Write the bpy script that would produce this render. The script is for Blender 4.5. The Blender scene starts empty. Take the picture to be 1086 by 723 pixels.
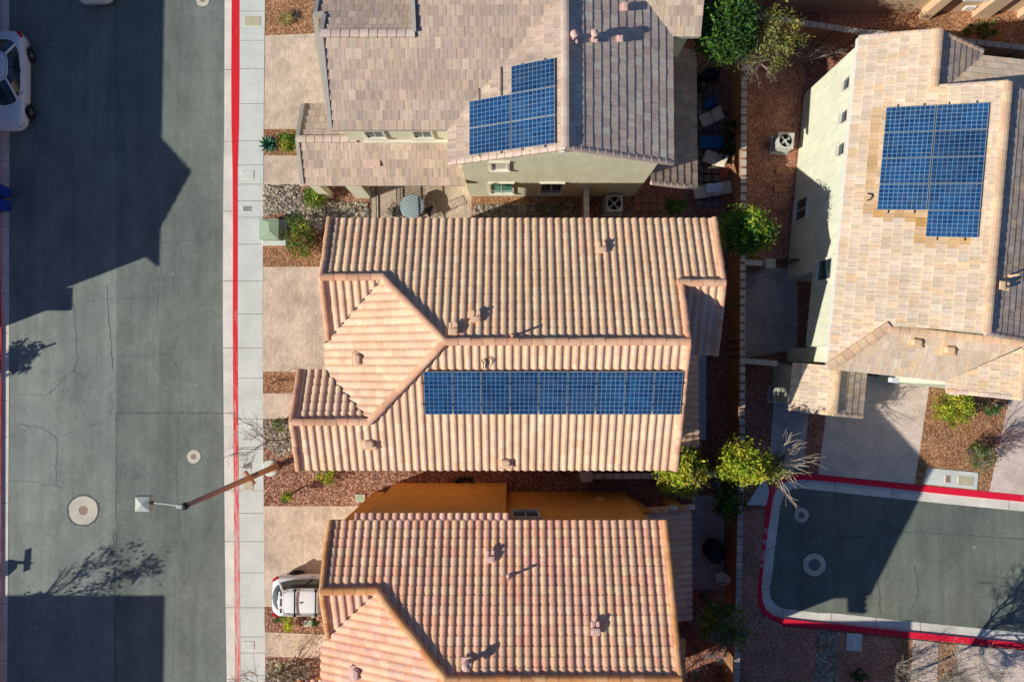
import bpy, bmesh, math, random
from mathutils import Vector, Matrix
random.seed(7)
R = math.radians
sc = bpy.context.scene
col = sc.collection

# ------------------------------------------------------------------ camera
HC = 33.0; F = 724.0; TILT = math.atan(23.5 / F)
cd = bpy.data.cameras.new('camera'); cam = bpy.data.objects.new('camera', cd); col.objects.link(cam)
cam.location = (0, 0, HC); cam.rotation_euler = (TILT, 0, 0)
cd.sensor_width = 36; cd.lens = 36 * F / 1086.0; cd.clip_end = 2000; cd.clip_start = .1
sc.camera = cam
sc.render.resolution_x = 1024; sc.render.resolution_y = 681
ST, CT = math.sin(TILT), math.cos(TILT)

def ray(px, py):
    a = px - 543.0; b = 361.5 - py
    return Vector((a, F * ST + b * CT, -F * CT + b * ST))
def W(px, py, z=0.0):
    """photo coordinate -> point in the place at height z"""
    d = ray(px, py); t = (z - HC) / d.z
    return Vector((d.x * t, d.y * t, z))
def WP(px, py, p0, n):
    d = ray(px, py); o = Vector((0, 0, HC))
    t = (Vector(p0) - o).dot(n) / d.dot(n)
    return o + d * t

# ------------------------------------------------------------------ light
SH = (1.50, 0.58)                      # ground shadow of a 1 m post
el = math.atan(1 / math.hypot(*SH))
world = bpy.data.worlds.new('World'); sc.world = world; world.use_nodes = True
nt = world.node_tree
sky = nt.nodes.new('ShaderNodeTexSky'); sky.sky_type = 'NISHITA'; sky.sun_disc = False
sky.sun_elevation = el; sky.sun_rotation = math.atan2(-SH[0], -SH[1]) % (2 * math.pi)
bg = nt.nodes['Background']; bg.inputs[1].default_value = 0.096
tint = nt.nodes.new('ShaderNodeMix'); tint.data_type = 'RGBA'; tint.blend_type = 'MULTIPLY'; tint.inputs[0].default_value = 1
tint.inputs[7].default_value = (.29, .48, .78, 1)
nt.links.new(sky.outputs[0], tint.inputs[6]); nt.links.new(tint.outputs[2], bg.inputs[0])
sl = bpy.data.lights.new('sun', 'SUN'); sl.energy = 5.0; sl.angle = R(.5); sl.color = (1, .945, .85)
so = bpy.data.objects.new('sun', sl); col.objects.link(so)
so.rotation_euler = Vector((-SH[0], -SH[1], 1)).to_track_quat('Z', 'Y').to_euler()
so.location = (-40, -20, 40)
sc.view_settings.view_transform = 'Standard'; sc.view_settings.look = 'None'; sc.view_settings.exposure = 0

# ------------------------------------------------------------------ materials
def s2l(c):
    return tuple(((v / 255) / 12.92 if v / 255 <= .04045 else ((v / 255 + .055) / 1.055) ** 2.4) for v in c)
class N:
    """small node helper"""
    def __init__(s, name):
        s.m = bpy.data.materials.new(name); s.m.use_nodes = True; s.t = s.m.node_tree
        s.b = s.t.nodes['Principled BSDF']
    def n(s, typ, **k):
        o = s.t.nodes.new(typ)
        for a, v in k.items(): setattr(o, a, v)
        return o
    def l(s, a, b): s.t.links.new(a, b)
    def pos(s, scale=(1, 1, 1), rot=0):
        g = s.n('ShaderNodeNewGeometry'); mp = s.n('ShaderNodeMapping')
        mp.inputs['Scale'].default_value = scale; mp.inputs['Rotation'].default_value = (0, 0, rot)
        s.l(g.outputs['Position'], mp.inputs['Vector']); return mp.outputs[0]
    def noise(s, vec, scale, detail=3, rough=.55):
        o = s.n('ShaderNodeTexNoise'); o.inputs['Scale'].default_value = scale
        o.inputs['Detail'].default_value = detail; o.inputs['Roughness'].default_value = rough
        s.l(vec, o.inputs['Vector']); return o.outputs['Fac']
    def ramp(s, fac, stops):
        o = s.n('ShaderNodeValToRGB'); r = o.color_ramp
        while len(r.elements) < len(stops): r.elements.new(.5)
        for e, (p, c) in zip(r.elements, stops):
            e.position = p; e.color = (*c, 1) if len(c) == 3 else c
        s.l(fac, o.inputs[0]); return o.outputs[0]
    def mix(s, a, b, fac, mode='MIX'):
        o = s.n('ShaderNodeMix', data_type='RGBA', blend_type=mode)
        if isinstance(fac, (int, float)): o.inputs[0].default_value = fac
        else: s.l(fac, o.inputs[0])
        for i, v in ((6, a), (7, b)):
            if isinstance(v, tuple): o.inputs[i].default_value = (*v[:3], 1)
            else: s.l(v, o.inputs[i])
        return o.outputs[2]
    def bump(s, h, strength=.3, dist=.02):
        o = s.n('ShaderNodeBump'); o.inputs['Strength'].default_value = strength; o.inputs['Distance'].default_value = dist
        s.l(h, o.inputs['Height']); s.l(o.outputs[0], s.b.inputs['Normal'])
    def out(s, c, rough=.85, spec=.3, metal=0):
        if isinstance(c, tuple): s.b.inputs['Base Color'].default_value = (*c[:3], 1)
        else: s.l(c, s.b.inputs['Base Color'])
        s.b.inputs['Roughness'].default_value = rough; s.b.inputs['Specular IOR Level'].default_value = spec
        s.b.inputs['Metallic'].default_value = metal
        return s.m
def g3(v): return (v, v, v)

def mat_plain(name, c, rough=.7, var=.18, scale=3.0, spec=.3, metal=0, bump=0):
    q = N(name); p = q.pos()
    f = q.noise(p, scale, 5, .65); f2 = q.noise(p, scale * 14, 2)
    k = q.ramp(f, [(.25, g3(1 - var)), (.75, g3(1 + var * .5))])
    k2 = q.ramp(f2, [(.3, g3(1 - var * .5)), (.7, g3(1.0 + var * .25))])
    cc = q.mix(q.mix(c, k, 1.0, 'MULTIPLY'), k2, 1.0, 'MULTIPLY')
    if bump: q.bump(f2, bump, .01)
    return q.out(cc, rough, spec, metal)

def mat_vcol(name, rough=.8, var=.2, scale=9.0, spec=.25, bump=.15, streak=None):
    """per-face colour attribute broken up with fine weathering"""
    q = N(name); a = q.n('ShaderNodeAttribute', attribute_name='Col')
    p = q.pos(streak or (1, 1, 1)); f = q.noise(p, scale, 5, .7)
    k = q.ramp(f, [(.25, g3(1 - var)), (.75, g3(1 + var * .35))])
    p2 = q.pos(); f2 = q.noise(p2, .7, 4)
    k2 = q.ramp(f2, [(.3, g3(1 - var * .55)), (.7, g3(1.05))])
    cc = q.mix(q.mix(a.outputs['Color'], k, 1., 'MULTIPLY'), k2, 1., 'MULTIPLY')
    if bump: q.bump(f, bump, .01)
    return q.out(cc, rough, spec)

def mat_stucco(name, c, var=.12):
    q = N(name); f = q.noise(q.pos(), 1.3, 6, .65); d = q.noise(q.pos((2.2, 2.2, .25)), 1.6, 5, .7); e = q.noise(q.pos(), 26, 3, .7)
    cc = q.mix(c, q.ramp(f, [(.3, g3(1 - var)), (.7, g3(1.04))]), 1., 'MULTIPLY'); cc = q.mix(cc, q.ramp(d, [(.35, g3(1 - var * .9)), (.6, g3(1.0))]), 1., 'MULTIPLY')
    cc = q.mix(cc, q.ramp(e, [(.3, g3(.93)), (.7, g3(1.03))]), 1., 'MULTIPLY'); q.bump(e, .25, .01)
    return q.out(cc, .95, .15)
def mat_gravel(name, cols, scale=13, rot=0):
    q = N(name); p = q.pos((1, 1, 1))
    v = q.n('ShaderNodeTexVoronoi'); v.inputs['Scale'].default_value = scale; q.l(p, v.inputs['Vector'])
    sep = q.n('ShaderNodeSeparateColor'); q.l(v.outputs['Color'], sep.inputs[0])
    k = len(cols); c = q.ramp(sep.outputs[0], [((i + .5) / k, cc) for i, cc in enumerate(cols)])
    d = q.ramp(v.outputs['Distance'], [(.25, g3(1.0)), (.75, g3(.45))])
    f = q.noise(p, 1.1, 5); kk = q.ramp(f, [(.3, g3(.72)), (.7, g3(1.12))])
    cc = q.mix(q.mix(c, d, 1., 'MULTIPLY'), kk, 1., 'MULTIPLY')
    h = q.n('ShaderNodeMath', operation='SUBTRACT'); h.inputs[0].default_value = 1; q.l(v.outputs['Distance'], h.inputs[1])
    q.bump(h.outputs[0], .7, .03)
    return q.out(cc, .95, .15)

def mat_paver(name, c1, c2, mortar, rot=0, sx=4.6, stain=.25):
    q = N(name); p = q.pos((1, 1, 1), rot)
    b = q.n('ShaderNodeTexBrick'); b.inputs['Scale'].default_value = sx
    b.inputs['Color1'].default_value = (*c1, 1); b.inputs['Color2'].default_value = (*c2, 1); b.inputs['Mortar'].default_value = (*mortar, 1)
    b.inputs['Mortar Size'].default_value = .022; b.inputs['Mortar Smooth'].default_value = .3
    b.inputs['Brick Width'].default_value = .9; b.inputs['Row Height'].default_value = .46
    q.l(p, b.inputs['Vector'])
    f = q.noise(p, .8, 5, .6); k = q.ramp(f, [(.30, g3(1 - stain)), (.55, g3(1.0)), (.75, g3(1.10))])
    f2 = q.noise(p, 14, 3); k2 = q.ramp(f2, [(.3, g3(.86)), (.7, g3(1.07))])
    cc = q.mix(q.mix(b.outputs['Color'], k, 1., 'MULTIPLY'), k2, 1., 'MULTIPLY')
    inv = q.n('ShaderNodeMath', operation='SUBTRACT'); inv.inputs[0].default_value = 1; q.l(b.outputs['Fac'], inv.inputs[1])
    q.bump(inv.outputs[0], .35, .01)
    return q.out(cc, .9, .2)

def mat_asphalt(name, base, warm):
    q = N(name); p = q.pos()
    big = q.noise(p, .16, 5, .6); fine = q.noise(p, 22, 3, .8); st = q.noise(q.pos((2.2, .05, 1)), 1.3, 4, .6)
    c = q.mix(base, warm, q.ramp(big, [(.35, g3(0)), (.65, g3(1))]))
    c = q.mix(c, q.ramp(fine, [(.3, g3(.80)), (.7, g3(1.14))]), 1., 'MULTIPLY')
    c = q.mix(c, q.ramp(st, [(.3, g3(.90)), (.7, g3(1.07))]), 1., 'MULTIPLY')
    sp = q.n('ShaderNodeTexVoronoi'); sp.inputs['Scale'].default_value = .55; q.l(p, sp.inputs['Vector'])
    c = q.mix(c, g3(.45), q.ramp(sp.outputs['Distance'], [(.035, g3(.5)), (.055, g3(0))]))
    cl = q.noise(q.pos((1, .55, 1)), .75, 7, .72); c = q.mix(c, q.ramp(cl, [(.32, g3(.80)), (.5, g3(1.0)), (.70, g3(1.20))]), 1., 'MULTIPLY')
    md = q.noise(p, 4.5, 5, .8); c = q.mix(c, q.ramp(md, [(.3, g3(.86)), (.7, g3(1.12))]), 1., 'MULTIPLY')
    ln = q.noise(q.pos((.42, .02, 1)), 1.0, 3, .5); c = q.mix(c, q.ramp(ln, [(.35, g3(.88)), (.65, g3(1.10))]), 1., 'MULTIPLY')
    oil = q.noise(p, .33, 3, .5); c = q.mix(c, q.ramp(oil, [(.66, g3(1.0)), (.76, g3(.72))]), 1., 'MULTIPLY')
    pt = q.noise(p, .55, 6, .7); c = q.mix(c, q.ramp(pt, [(.62, g3(1.0)), (.72, g3(.86))]), 1., 'MULTIPLY')
    q.bump(fine, .25, .01)
    return q.out(c, .95, .2)

def mat_concrete(name, c, stain=.2):
    q = N(name); p = q.pos()
    a = q.noise(p, .9, 6, .65); b = q.noise(p, 9, 4, .7)
    cc = q.mix(c, q.ramp(a, [(.3, g3(1 - stain)), (.68, g3(1.05))]), 1., 'MULTIPLY')
    cc = q.mix(cc, q.ramp(b, [(.3, g3(.90)), (.7, g3(1.04))]), 1., 'MULTIPLY')
    q.bump(b, .1, .01)
    return q.out(cc, .9, .2)

def mat_kerb(name, red, concrete, wear_by_y):
    """red kerb paint, worn through to the concrete toward the south"""
    q = N(name); p = q.pos()
    f = q.noise(q.pos((9, .7, 1)), 1.6, 5, .7)
    fac = f
    if wear_by_y:
        g = q.n('ShaderNodeNewGeometry'); sx = q.n('ShaderNodeSeparateXYZ'); q.l(g.outputs['Position'], sx.inputs[0])
        mr = q.n('ShaderNodeMapRange'); mr.inputs[1].default_value = 6; mr.inputs[2].default_value = -9
        mr.inputs[3].default_value = -.26; mr.inputs[4].default_value = .02; q.l(sx.outputs[1], mr.inputs[0])
        ad = q.n('ShaderNodeMath', operation='ADD'); q.l(f, ad.inputs[0]); q.l(mr.outputs[0], ad.inputs[1]); fac = ad.outputs[0]
        c = q.mix(red, concrete, q.ramp(fac, [(.36, g3(0)), (.60, g3(.8))]))
    else:
        c = q.mix(red, concrete, q.ramp(fac, [(.61, g3(0)), (.76, g3(.55))]))
    return q.out(c, .7, .3)

def mat_glass(name, c=(.02, .035, .04)):
    q = N(name); p = q.pos(); f = q.noise(p, 1.5, 2)
    return q.out(q.mix(c, tuple(v * 2.2 for v in c), q.ramp(f, [(.4, g3(0)), (.6, g3(1))])), .08, .6)

def mat_cells(name):
    q = N(name); uv = q.n('ShaderNodeUVMap'); sx = q.n('ShaderNodeSeparateXYZ'); q.l(uv.outputs[0], sx.inputs[0])
    def line(o, w):
        fr = q.n('ShaderNodeMath', operation='FRACT'); q.l(o, fr.inputs[0])
        pp = q.n('ShaderNodeMath', operation='PINGPONG'); pp.inputs[1].default_value = .5; q.l(fr.outputs[0], pp.inputs[0])
        lt = q.n('ShaderNodeMath', operation='LESS_THAN'); lt.inputs[1].default_value = w; q.l(pp.outputs[0], lt.inputs[0]); return lt.outputs[0]
    mx = q.n('ShaderNodeMath', operation='MAXIMUM'); q.l(line(sx.outputs[0], .042), mx.inputs[0]); q.l(line(sx.outputs[1], .042), mx.inputs[1])
    fl = q.n('ShaderNodeVectorMath', operation='FLOOR'); q.l(uv.outputs[0], fl.inputs[0])
    wn = q.n('ShaderNodeTexWhiteNoise'); g = q.n('ShaderNodeNewGeometry')
    q.l(fl.outputs[0], wn.inputs['Vector'])
    big = q.noise(q.pos(), .5, 2)
    base = q.ramp(wn.outputs['Value'], [(0, (.005, .038, .120)), (1, (.009, .072, .195))])
    crys = q.noise(q.pos(), 30, 3, .7)
    base = q.mix(base, q.ramp(crys, [(.3, g3(.75)), (.7, g3(1.25))]), 1., 'MULTIPLY')
    base = q.mix(base, q.ramp(big, [(.35, g3(.8)), (.65, g3(1.2))]), 1., 'MULTIPLY')
    c = q.mix(base, (.22, .32, .43), mx.outputs[0])
    oi = q.n('ShaderNodeObjectInfo'); c = q.mix(c, q.ramp(oi.outputs['Random'], [(0, (.78, .80, .82)), (1, (1.18, 1.12, 1.08))]), 1., 'MULTIPLY')
    du = q.noise(q.pos((1, 2.5, 1)), .8, 5, .7); c = q.mix(c, (.20, .25, .29), q.ramp(du, [(.45, g3(0)), (.8, g3(.16))]))
    return q.out(c, .25, .35)

def mat_leaf(name, rough=.6):
    q = N(name); a = q.n('ShaderNodeAttribute', attribute_name='Col')
    f = q.noise(q.pos(), 4, 3); k = q.ramp(f, [(.3, g3(.7)), (.7, g3(1.15))])
    c = q.mix(a.outputs['Color'], k, 1., 'MULTIPLY')
    m = q.out(c, rough, .25)
    tr = q.n('ShaderNodeBsdfTranslucent'); q.l(c, tr.inputs[0]); mx = q.n('ShaderNodeMixShader'); mx.inputs[0].default_value = .25
    o = q.t.nodes['Material Output']; q.l(q.b.outputs[0], mx.inputs[1]); q.l(tr.outputs[0], mx.inputs[2]); q.l(mx.outputs[0], o.inputs[0])
    return m

M = {}
M['asphalt'] = mat_asphalt('asphalt', (.222, .25, .226), (.265, .288, .252))
M['asphalt_seal'] = mat_asphalt('asphalt_sealed', (.172, .198, .176), (.208, .232, .200))
M['asphalt_east'] = mat_asphalt('asphalt_court', (.142, .168, .145), (.198, .212, .170))
M['crack'] = mat_plain('crack_filler', (.125, .14, .13), .9, .4, 5)
M['walk'] = mat_concrete('concrete_walk', (.68, .70, .64), .14)
M['gutter'] = mat_concrete('concrete_gutter', (.80, .76, .66), .24)
M['joint'] = mat_plain('joint_dirt', (.16, .14, .11), .95)
M['kerb_red'] = mat_kerb('kerb_red_worn', (.72, .012, .025), (.66, .58, .50), True)
M['kerb_red_east'] = mat_kerb('kerb_red_court', (.80, .012, .045), (.6, .5, .45), False)
M['white'] = mat_plain('white_paint', (.78, .77, .74), .5, .06)
M['cream'] = mat_plain('cream_trim', (.78, .74, .60), .7, .1)
M['gravel'] = mat_gravel('gravel_brown', [(.27, .11, .065), (.46, .21, .13), (.62, .34, .22), (.39, .16, .10), (.70, .46, .33)])
M['gravel_orange'] = mat_gravel('gravel_orange', [(.42, .19, .09), (.60, .30, .15), (.70, .42, .24), (.50, .23, .11)])
M['gravel_dark'] = mat_gravel('gravel_umber', [(.42, .16, .10), (.58, .25, .16), (.68, .37, .26), (.48, .19, .12)], 15)
M['gravel_grey'] = mat_gravel('gravel_olive', [(.62, .27, .18), (.74, .36, .24), (.80, .46, .33), (.66, .29, .19)], 15)
M['paver'] = mat_paver('paver_tan', (.82, .65, .49), (.68, .53, .40), (.45, .345, .26), math.pi / 2, 4.2, .34)
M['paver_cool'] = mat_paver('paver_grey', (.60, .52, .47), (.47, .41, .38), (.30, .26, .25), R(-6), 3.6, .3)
M['paver_light'] = mat_paver('paver_pale', (.80, .65, .55), (.70, .56, .47), (.52, .41, .34), R(-6), 3.6, .2)
M['paver_yard'] = mat_paver('paver_yard', (.30, .22, .19), (.24, .18, .16), (.08, .06, .05), 0, 1.15, .3)
M['tile'] = mat_vcol('roof_tile', .8, .22, 7)
M['tile_flat'] = mat_vcol('roof_shake_tile', .85, .26, 12, streak=(1, 1, 1))
M['stone'] = mat_vcol('river_stone', .8, .2, 20)
M['leaf'] = mat_leaf('leaf')
M['twig'] = mat_vcol('twig_bark', .9, .25, 14)
M['bark'] = mat_plain('bark', (.16, .10, .065), .95, .35, 6)
M['under'] = mat_plain('roof_underlay', (.06, .045, .04), .95)
M['stucco_peach'] = mat_stucco('stucco_peach', (.58, .36, .22))
M['stucco_orange'] = mat_stucco('stucco_orange', (1.0, .52, .13))
M['stucco_green'] = mat_stucco('stucco_sage', (.86, .84, .60))
M['stucco_pale'] = mat_stucco('stucco_pale_green', (.80, .82, .62))
M['stucco_tan'] = mat_stucco('stucco_tan', (.72, .52, .33))
M['fascia'] = mat_plain('fascia', (.44, .40, .34), .7, .12)
M['fascia_brown'] = mat_plain('fascia_brown', (.45, .26, .16), .7, .12)
M['block'] = mat_paver('block_wall', (.44, .22, .11), (.36, .18, .09), (.22, .11, .06), 0, 2.5, .2)
M['block_cap'] = mat_concrete('block_cap', (.58, .52, .45), .3)
M['glass'] = mat_glass('window_glass')
M['glass_teal'] = mat_glass('door_glass', (.05, .22, .17))
M['cells'] = mat_cells('solar_cells')
M['alu'] = mat_plain('aluminium', (.42, .47, .50), .4, .12, metal=.4)
M['steel_dark'] = mat_plain('dark_metal', (.035, .035, .04), .5, .2)
M['flash'] = mat_plain('vent_paint', (.80, .52, .33), .7, .12)
M['flash_pink'] = mat_plain('vent_paint_pink', (.76, .50, .42), .7, .12)
M['flash_tan'] = mat_plain('vent_paint_tan', (.78, .55, .33), .7, .12)
M['car_white'] = mat_plain('car_paint', (.80, .81, .82), .18, .03, spec=.6)
M['car_glass'] = mat_glass('car_glass', (.015, .03, .035))
M['rubber'] = mat_plain('rubber', (.018, .018, .02), .85, .2)
M['rim'] = mat_plain('alloy_rim', (.45, .46, .48), .35, .1, metal=.6)
M['lamp_red'] = mat_plain('tail_lamp', (.55, .01, .015), .2, .1)
M['lamp_clear'] = mat_plain('head_lamp', (.55, .58, .6), .1, .1)
M['plastic_black'] = mat_plain('black_plastic', (.02, .02, .022), .55, .2)
M['bin_blue'] = mat_plain('bin_plastic', (.012, .06, .42), .45, .12)
M['pole'] = mat_plain('pole_paint', (.60, .36, .24), .6, .12)
M['lamp_grey'] = mat_plain('lamp_housing', (.46, .49, .42), .5, .1)
M['cabinet'] = mat_plain('cabinet_green', (.36, .46, .31), .55, .1)
M['lid_tan'] = mat_plain('lid_tan', (.55, .50, .33), .85, .15)
M['lid_grey'] = mat_plain('lid_grey', (.30, .31, .29), .85, .15)
M['iron'] = mat_plain('cast_iron', (.36, .24, .18), .7, .3, 14)
M['iron_grey'] = mat_plain('cast_iron_grey', (.20, .21, .20), .7, .3, 14)
M['collar'] = mat_concrete('manhole_collar', (.66, .62, .50), .25)
M['ac_beige'] = mat_plain('ac_casing', (.52, .52, .46), .5, .08)
M['cushion'] = mat_plain('cushion', (.66, .58, .45), .9, .08)
M['cloth_white'] = mat_plain('towel', (.80, .80, .82), .9, .05)
M['rug_blue'] = mat_plain('rug', (.03, .15, .30), .95, .25, 5)
M['steel'] = mat_plain('painted_steel', (.12, .10, .08), .6, .15)
M['table_top'] = mat_plain('table_glass', (.42, .52, .52), .15, .1, spec=.5)
M['terracotta'] = mat_plain('terracotta', (.42, .19, .10), .85, .2)
M['garage'] = mat_plain('garage_panel', (.62, .50, .38), .7, .06)

# ------------------------------------------------------------------ mesh builder
class MB:
    def __init__(s): s.v = []; s.f = []; s.c = []; s.mi = []
    def add(s, vs, fs, c=None, mi=0):
        o = len(s.v); s.v += [tuple(p) for p in vs]
        for f in fs: s.f.append(tuple(i + o for i in f)); s.c.append(c); s.mi.append(mi)
    def quad(s, a, b, c_, d, c=None, mi=0): s.add([a, b, c_, d], [(0, 1, 2, 3)], c, mi)
    def poly(s, pts, c=None, mi=0): s.add(pts, [tuple(range(len(pts)))], c, mi)
    def box(s, x0, x1, y0, y1, z0, z1, c=None, mi=0):
        s.add([(x0, y0, z0), (x1, y0, z0), (x1, y1, z0), (x0, y1, z0), (x0, y0, z1), (x1, y0, z1), (x1, y1, z1), (x0, y1, z1)],
              [(3, 2, 1, 0), (4, 5, 6, 7), (0, 1, 5, 4), (1, 2, 6, 5), (2, 3, 7, 6), (3, 0, 4, 7)], c, mi)
    def bbox(s, cx, cy, cz, sx, sy, sz, rz=0, c=None, mi=0, bev=.0):
        ca, sa = math.cos(rz), math.sin(rz); vs = []
        b = min(bev, sx / 2.2, sy / 2.2, sz / 2.2)
        if b <= 0:
            for z in (-sz / 2, sz / 2):
                for x, y in ((-1, -1), (1, -1), (1, 1), (-1, 1)):
                    X, Y = x * sx / 2, y * sy / 2; vs.append((cx + X * ca - Y * sa, cy + X * sa + Y * ca, cz + z))
            s.add(vs, [(3, 2, 1, 0), (4, 5, 6, 7), (0, 1, 5, 4), (1, 2, 6, 5), (2, 3, 7, 6), (3, 0, 4, 7)], c, mi); return
        rings = []
        for z, k in ((-sz / 2, b), (-sz / 2 + b, 0), (sz / 2 - b, 0), (sz / 2, b)):
            r = []
            for x, y in ((-1, -1), (1, -1), (1, 1), (-1, 1)):
                hx, hy = sx / 2 - k, sy / 2 - k
                pts = [(x * hx, y * (hy - b)), (x * (hx - b), y * hy)]
                if (x * y) < 0: pts.reverse()
                if x * y > 0: pts = [(x * hx, y * (hy - b)), (x * (hx - b), y * hy)]
                r += pts
            r.sort(key=lambda p: math.atan2(p[1], p[0]))
            rings.append([(cx + X * ca - Y * sa, cy + X * sa + Y * ca, cz + z) for X, Y in r])
        s.loft(rings, c, mi)
    def loft(s, rings, c=None, mi=0, cap=True, closed=True):
        n = len(rings[0]); vs = [p for r in rings for p in r]; fs = []
        m = n if closed else n - 1
        for i in range(len(rings) - 1):
            for j in range(m):
                fs.append((i * n + j, i * n + (j + 1) % n, (i + 1) * n + (j + 1) % n, (i + 1) * n + j))
        if cap and closed:
            fs.append(tuple(reversed(range(n)))); fs.append(tuple((len(rings) - 1) * n + j for j in range(n)))
        s.add(vs, fs, c, mi)
    def tube(s, pts, rad, n=6, c=None, mi=0, cap=True):
        pts = [Vector(p) for p in pts]; rings = []
        if isinstance(rad, (int, float)): rad = [rad] * len(pts)
        for i, p in enumerate(pts):
            d = (pts[min(i + 1, len(pts) - 1)] - pts[max(i - 1, 0)])
            if d.length < 1e-9: d = Vector((0, 0, 1))
            d.normalize(); a = Vector((0, 0, 1)) if abs(d.z) < .9 else Vector((1, 0, 0))
            u = d.cross(a).normalized(); w = d.cross(u)
            rings.append([p + (u * math.cos(t) + w * math.sin(t)) * rad[i] for t in (2 * math.pi * k / n for k in range(n))])
        s.loft(rings, c, mi, cap)
    def lathe(s, cx, cy, prof, n=20, c=None, mi=0, wob=0):
        rings = []
        ph = [1 + wob * random.uniform(-1, 1) for _ in range(n)]
        for r, z in prof:
            rings.append([(cx + r * ph[k] * math.cos(2 * math.pi * k / n), cy + r * ph[k] * math.sin(2 * math.pi * k / n), z) for k in range(n)])
        s.loft(rings, c, mi)
    def prism(s, pts, z0, z1, c=None, mi=0):
        n = len(pts); a = [(p[0], p[1], z0) for p in pts]; b = [(p[0], p[1], z1) for p in pts]
        fs = [tuple(reversed(range(n))), tuple(range(n, 2 * n))] + [(i, (i + 1) % n, n + (i + 1) % n, n + i) for i in range(n)]
        s.add(a + b, fs, c, mi)
    def beam(s, p0, p1, w, h, c=None, mi=0):
        """rectangular bar from p0 to p1, w across, h tall (hanging down from the line)"""
        p0, p1 = Vector(p0), Vector(p1); d = (p1 - p0).normalized()
        u = d.cross(Vector((0, 0, 1)));
        u = u.normalized() if u.length > 1e-6 else Vector((1, 0, 0))
        up = u.cross(d).normalized()
        r = lambda p: [p - u * w / 2 - up * h, p + u * w / 2 - up * h, p + u * w / 2, p - u * w / 2]
        s.loft([r(p0), r(p1)], c, mi)
    def xform(s, mt):
        s.v = [tuple(mt @ Vector(p)) for p in s.v]; return s
    def build(s, name, mats, parent=None, smooth=False, local=False, bm_in=None):
        me = bpy.data.meshes.new(name)
        off = parent_origin(parent) if (parent and not local) else Vector((0, 0, 0))
        me.from_pydata([(p[0] - off.x, p[1] - off.y, p[2] - off.z) for p in s.v], [], s.f)
        if any(c is not None for c in s.c):
            ca = me.color_attributes.new('Col', 'FLOAT_COLOR', 'CORNER'); buf = []
            for f, c in zip(s.f, s.c):
                c = c or (.5, .5, .5); buf += [c[0], c[1], c[2], 1.0] * len(f)
            ca.data.foreach_set('color', buf)
        me.polygons.foreach_set('material_index', s.mi)
        bm = bmesh.new(); bm.from_mesh(me); bmesh.ops.recalc_face_normals(bm, faces=bm.faces) if len(s.f) < 4000 else None
        bm.to_mesh(me); bm.free()
        if smooth: me.polygons.foreach_set('use_smooth', [True] * len(me.polygons))
        me.update()
        o = bpy.data.objects.new(name, me); col.objects.link(o)
        for m in (mats if isinstance(mats, (list, tuple)) else [mats]): me.materials.append(m)
        if parent: o.parent = parent
        return o
def parent_origin(p):
    v = Vector((0, 0, 0))
    while p is not None: v = v + Vector(p.location); p = p.parent
    return v
def tag(o, label=None, cat=None, group=None, kind=None):
    if label: o['label'] = label
    if cat: o['category'] = cat
    if group: o['group'] = group
    if kind: o['kind'] = kind
    return o
def thing(name, label, cat, loc=(0, 0, 0), rz=0, group=None):
    o = bpy.data.objects.new(name, None); col.objects.link(o); o.location = loc; o.rotation_euler = (0, 0, rz)
    o.empty_display_size = .3
    return tag(o, label, cat, group)
def struct(name, mb, mats, label=None, smooth=False):
    o = mb.build(name, mats, None, smooth); o['kind'] = 'structure'
    if label: o['label'] = label
    return o
def copy_tree(o, parent=None):
    c = o.copy(); col.objects.link(c); c.parent = parent
    for ch in list(o.children): copy_tree(ch, c)
    return c
def jit(c, a=.1, h=.03):
    k = 1 + random.uniform(-a, a)
    return tuple(min(.9, max(0.0, v * k * (1 + random.uniform(-h, h)))) for v in c)
def pick(pal, a=.08): return jit(random.choice(pal), a)

# ------------------------------------------------------------------ roof tiles
def frame_of(poly):
    n = Vector((0, 0, 0))
    for i in range(len(poly)):
        a, b = Vector(poly[i]), Vector(poly[(i + 1) % len(poly)])
        n += a.cross(b)
    n.normalize()
    if n.z < 0: n = -n
    u = Vector((0, 0, 1)).cross(n).normalized(); v = n.cross(u)
    return n, u, v

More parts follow.
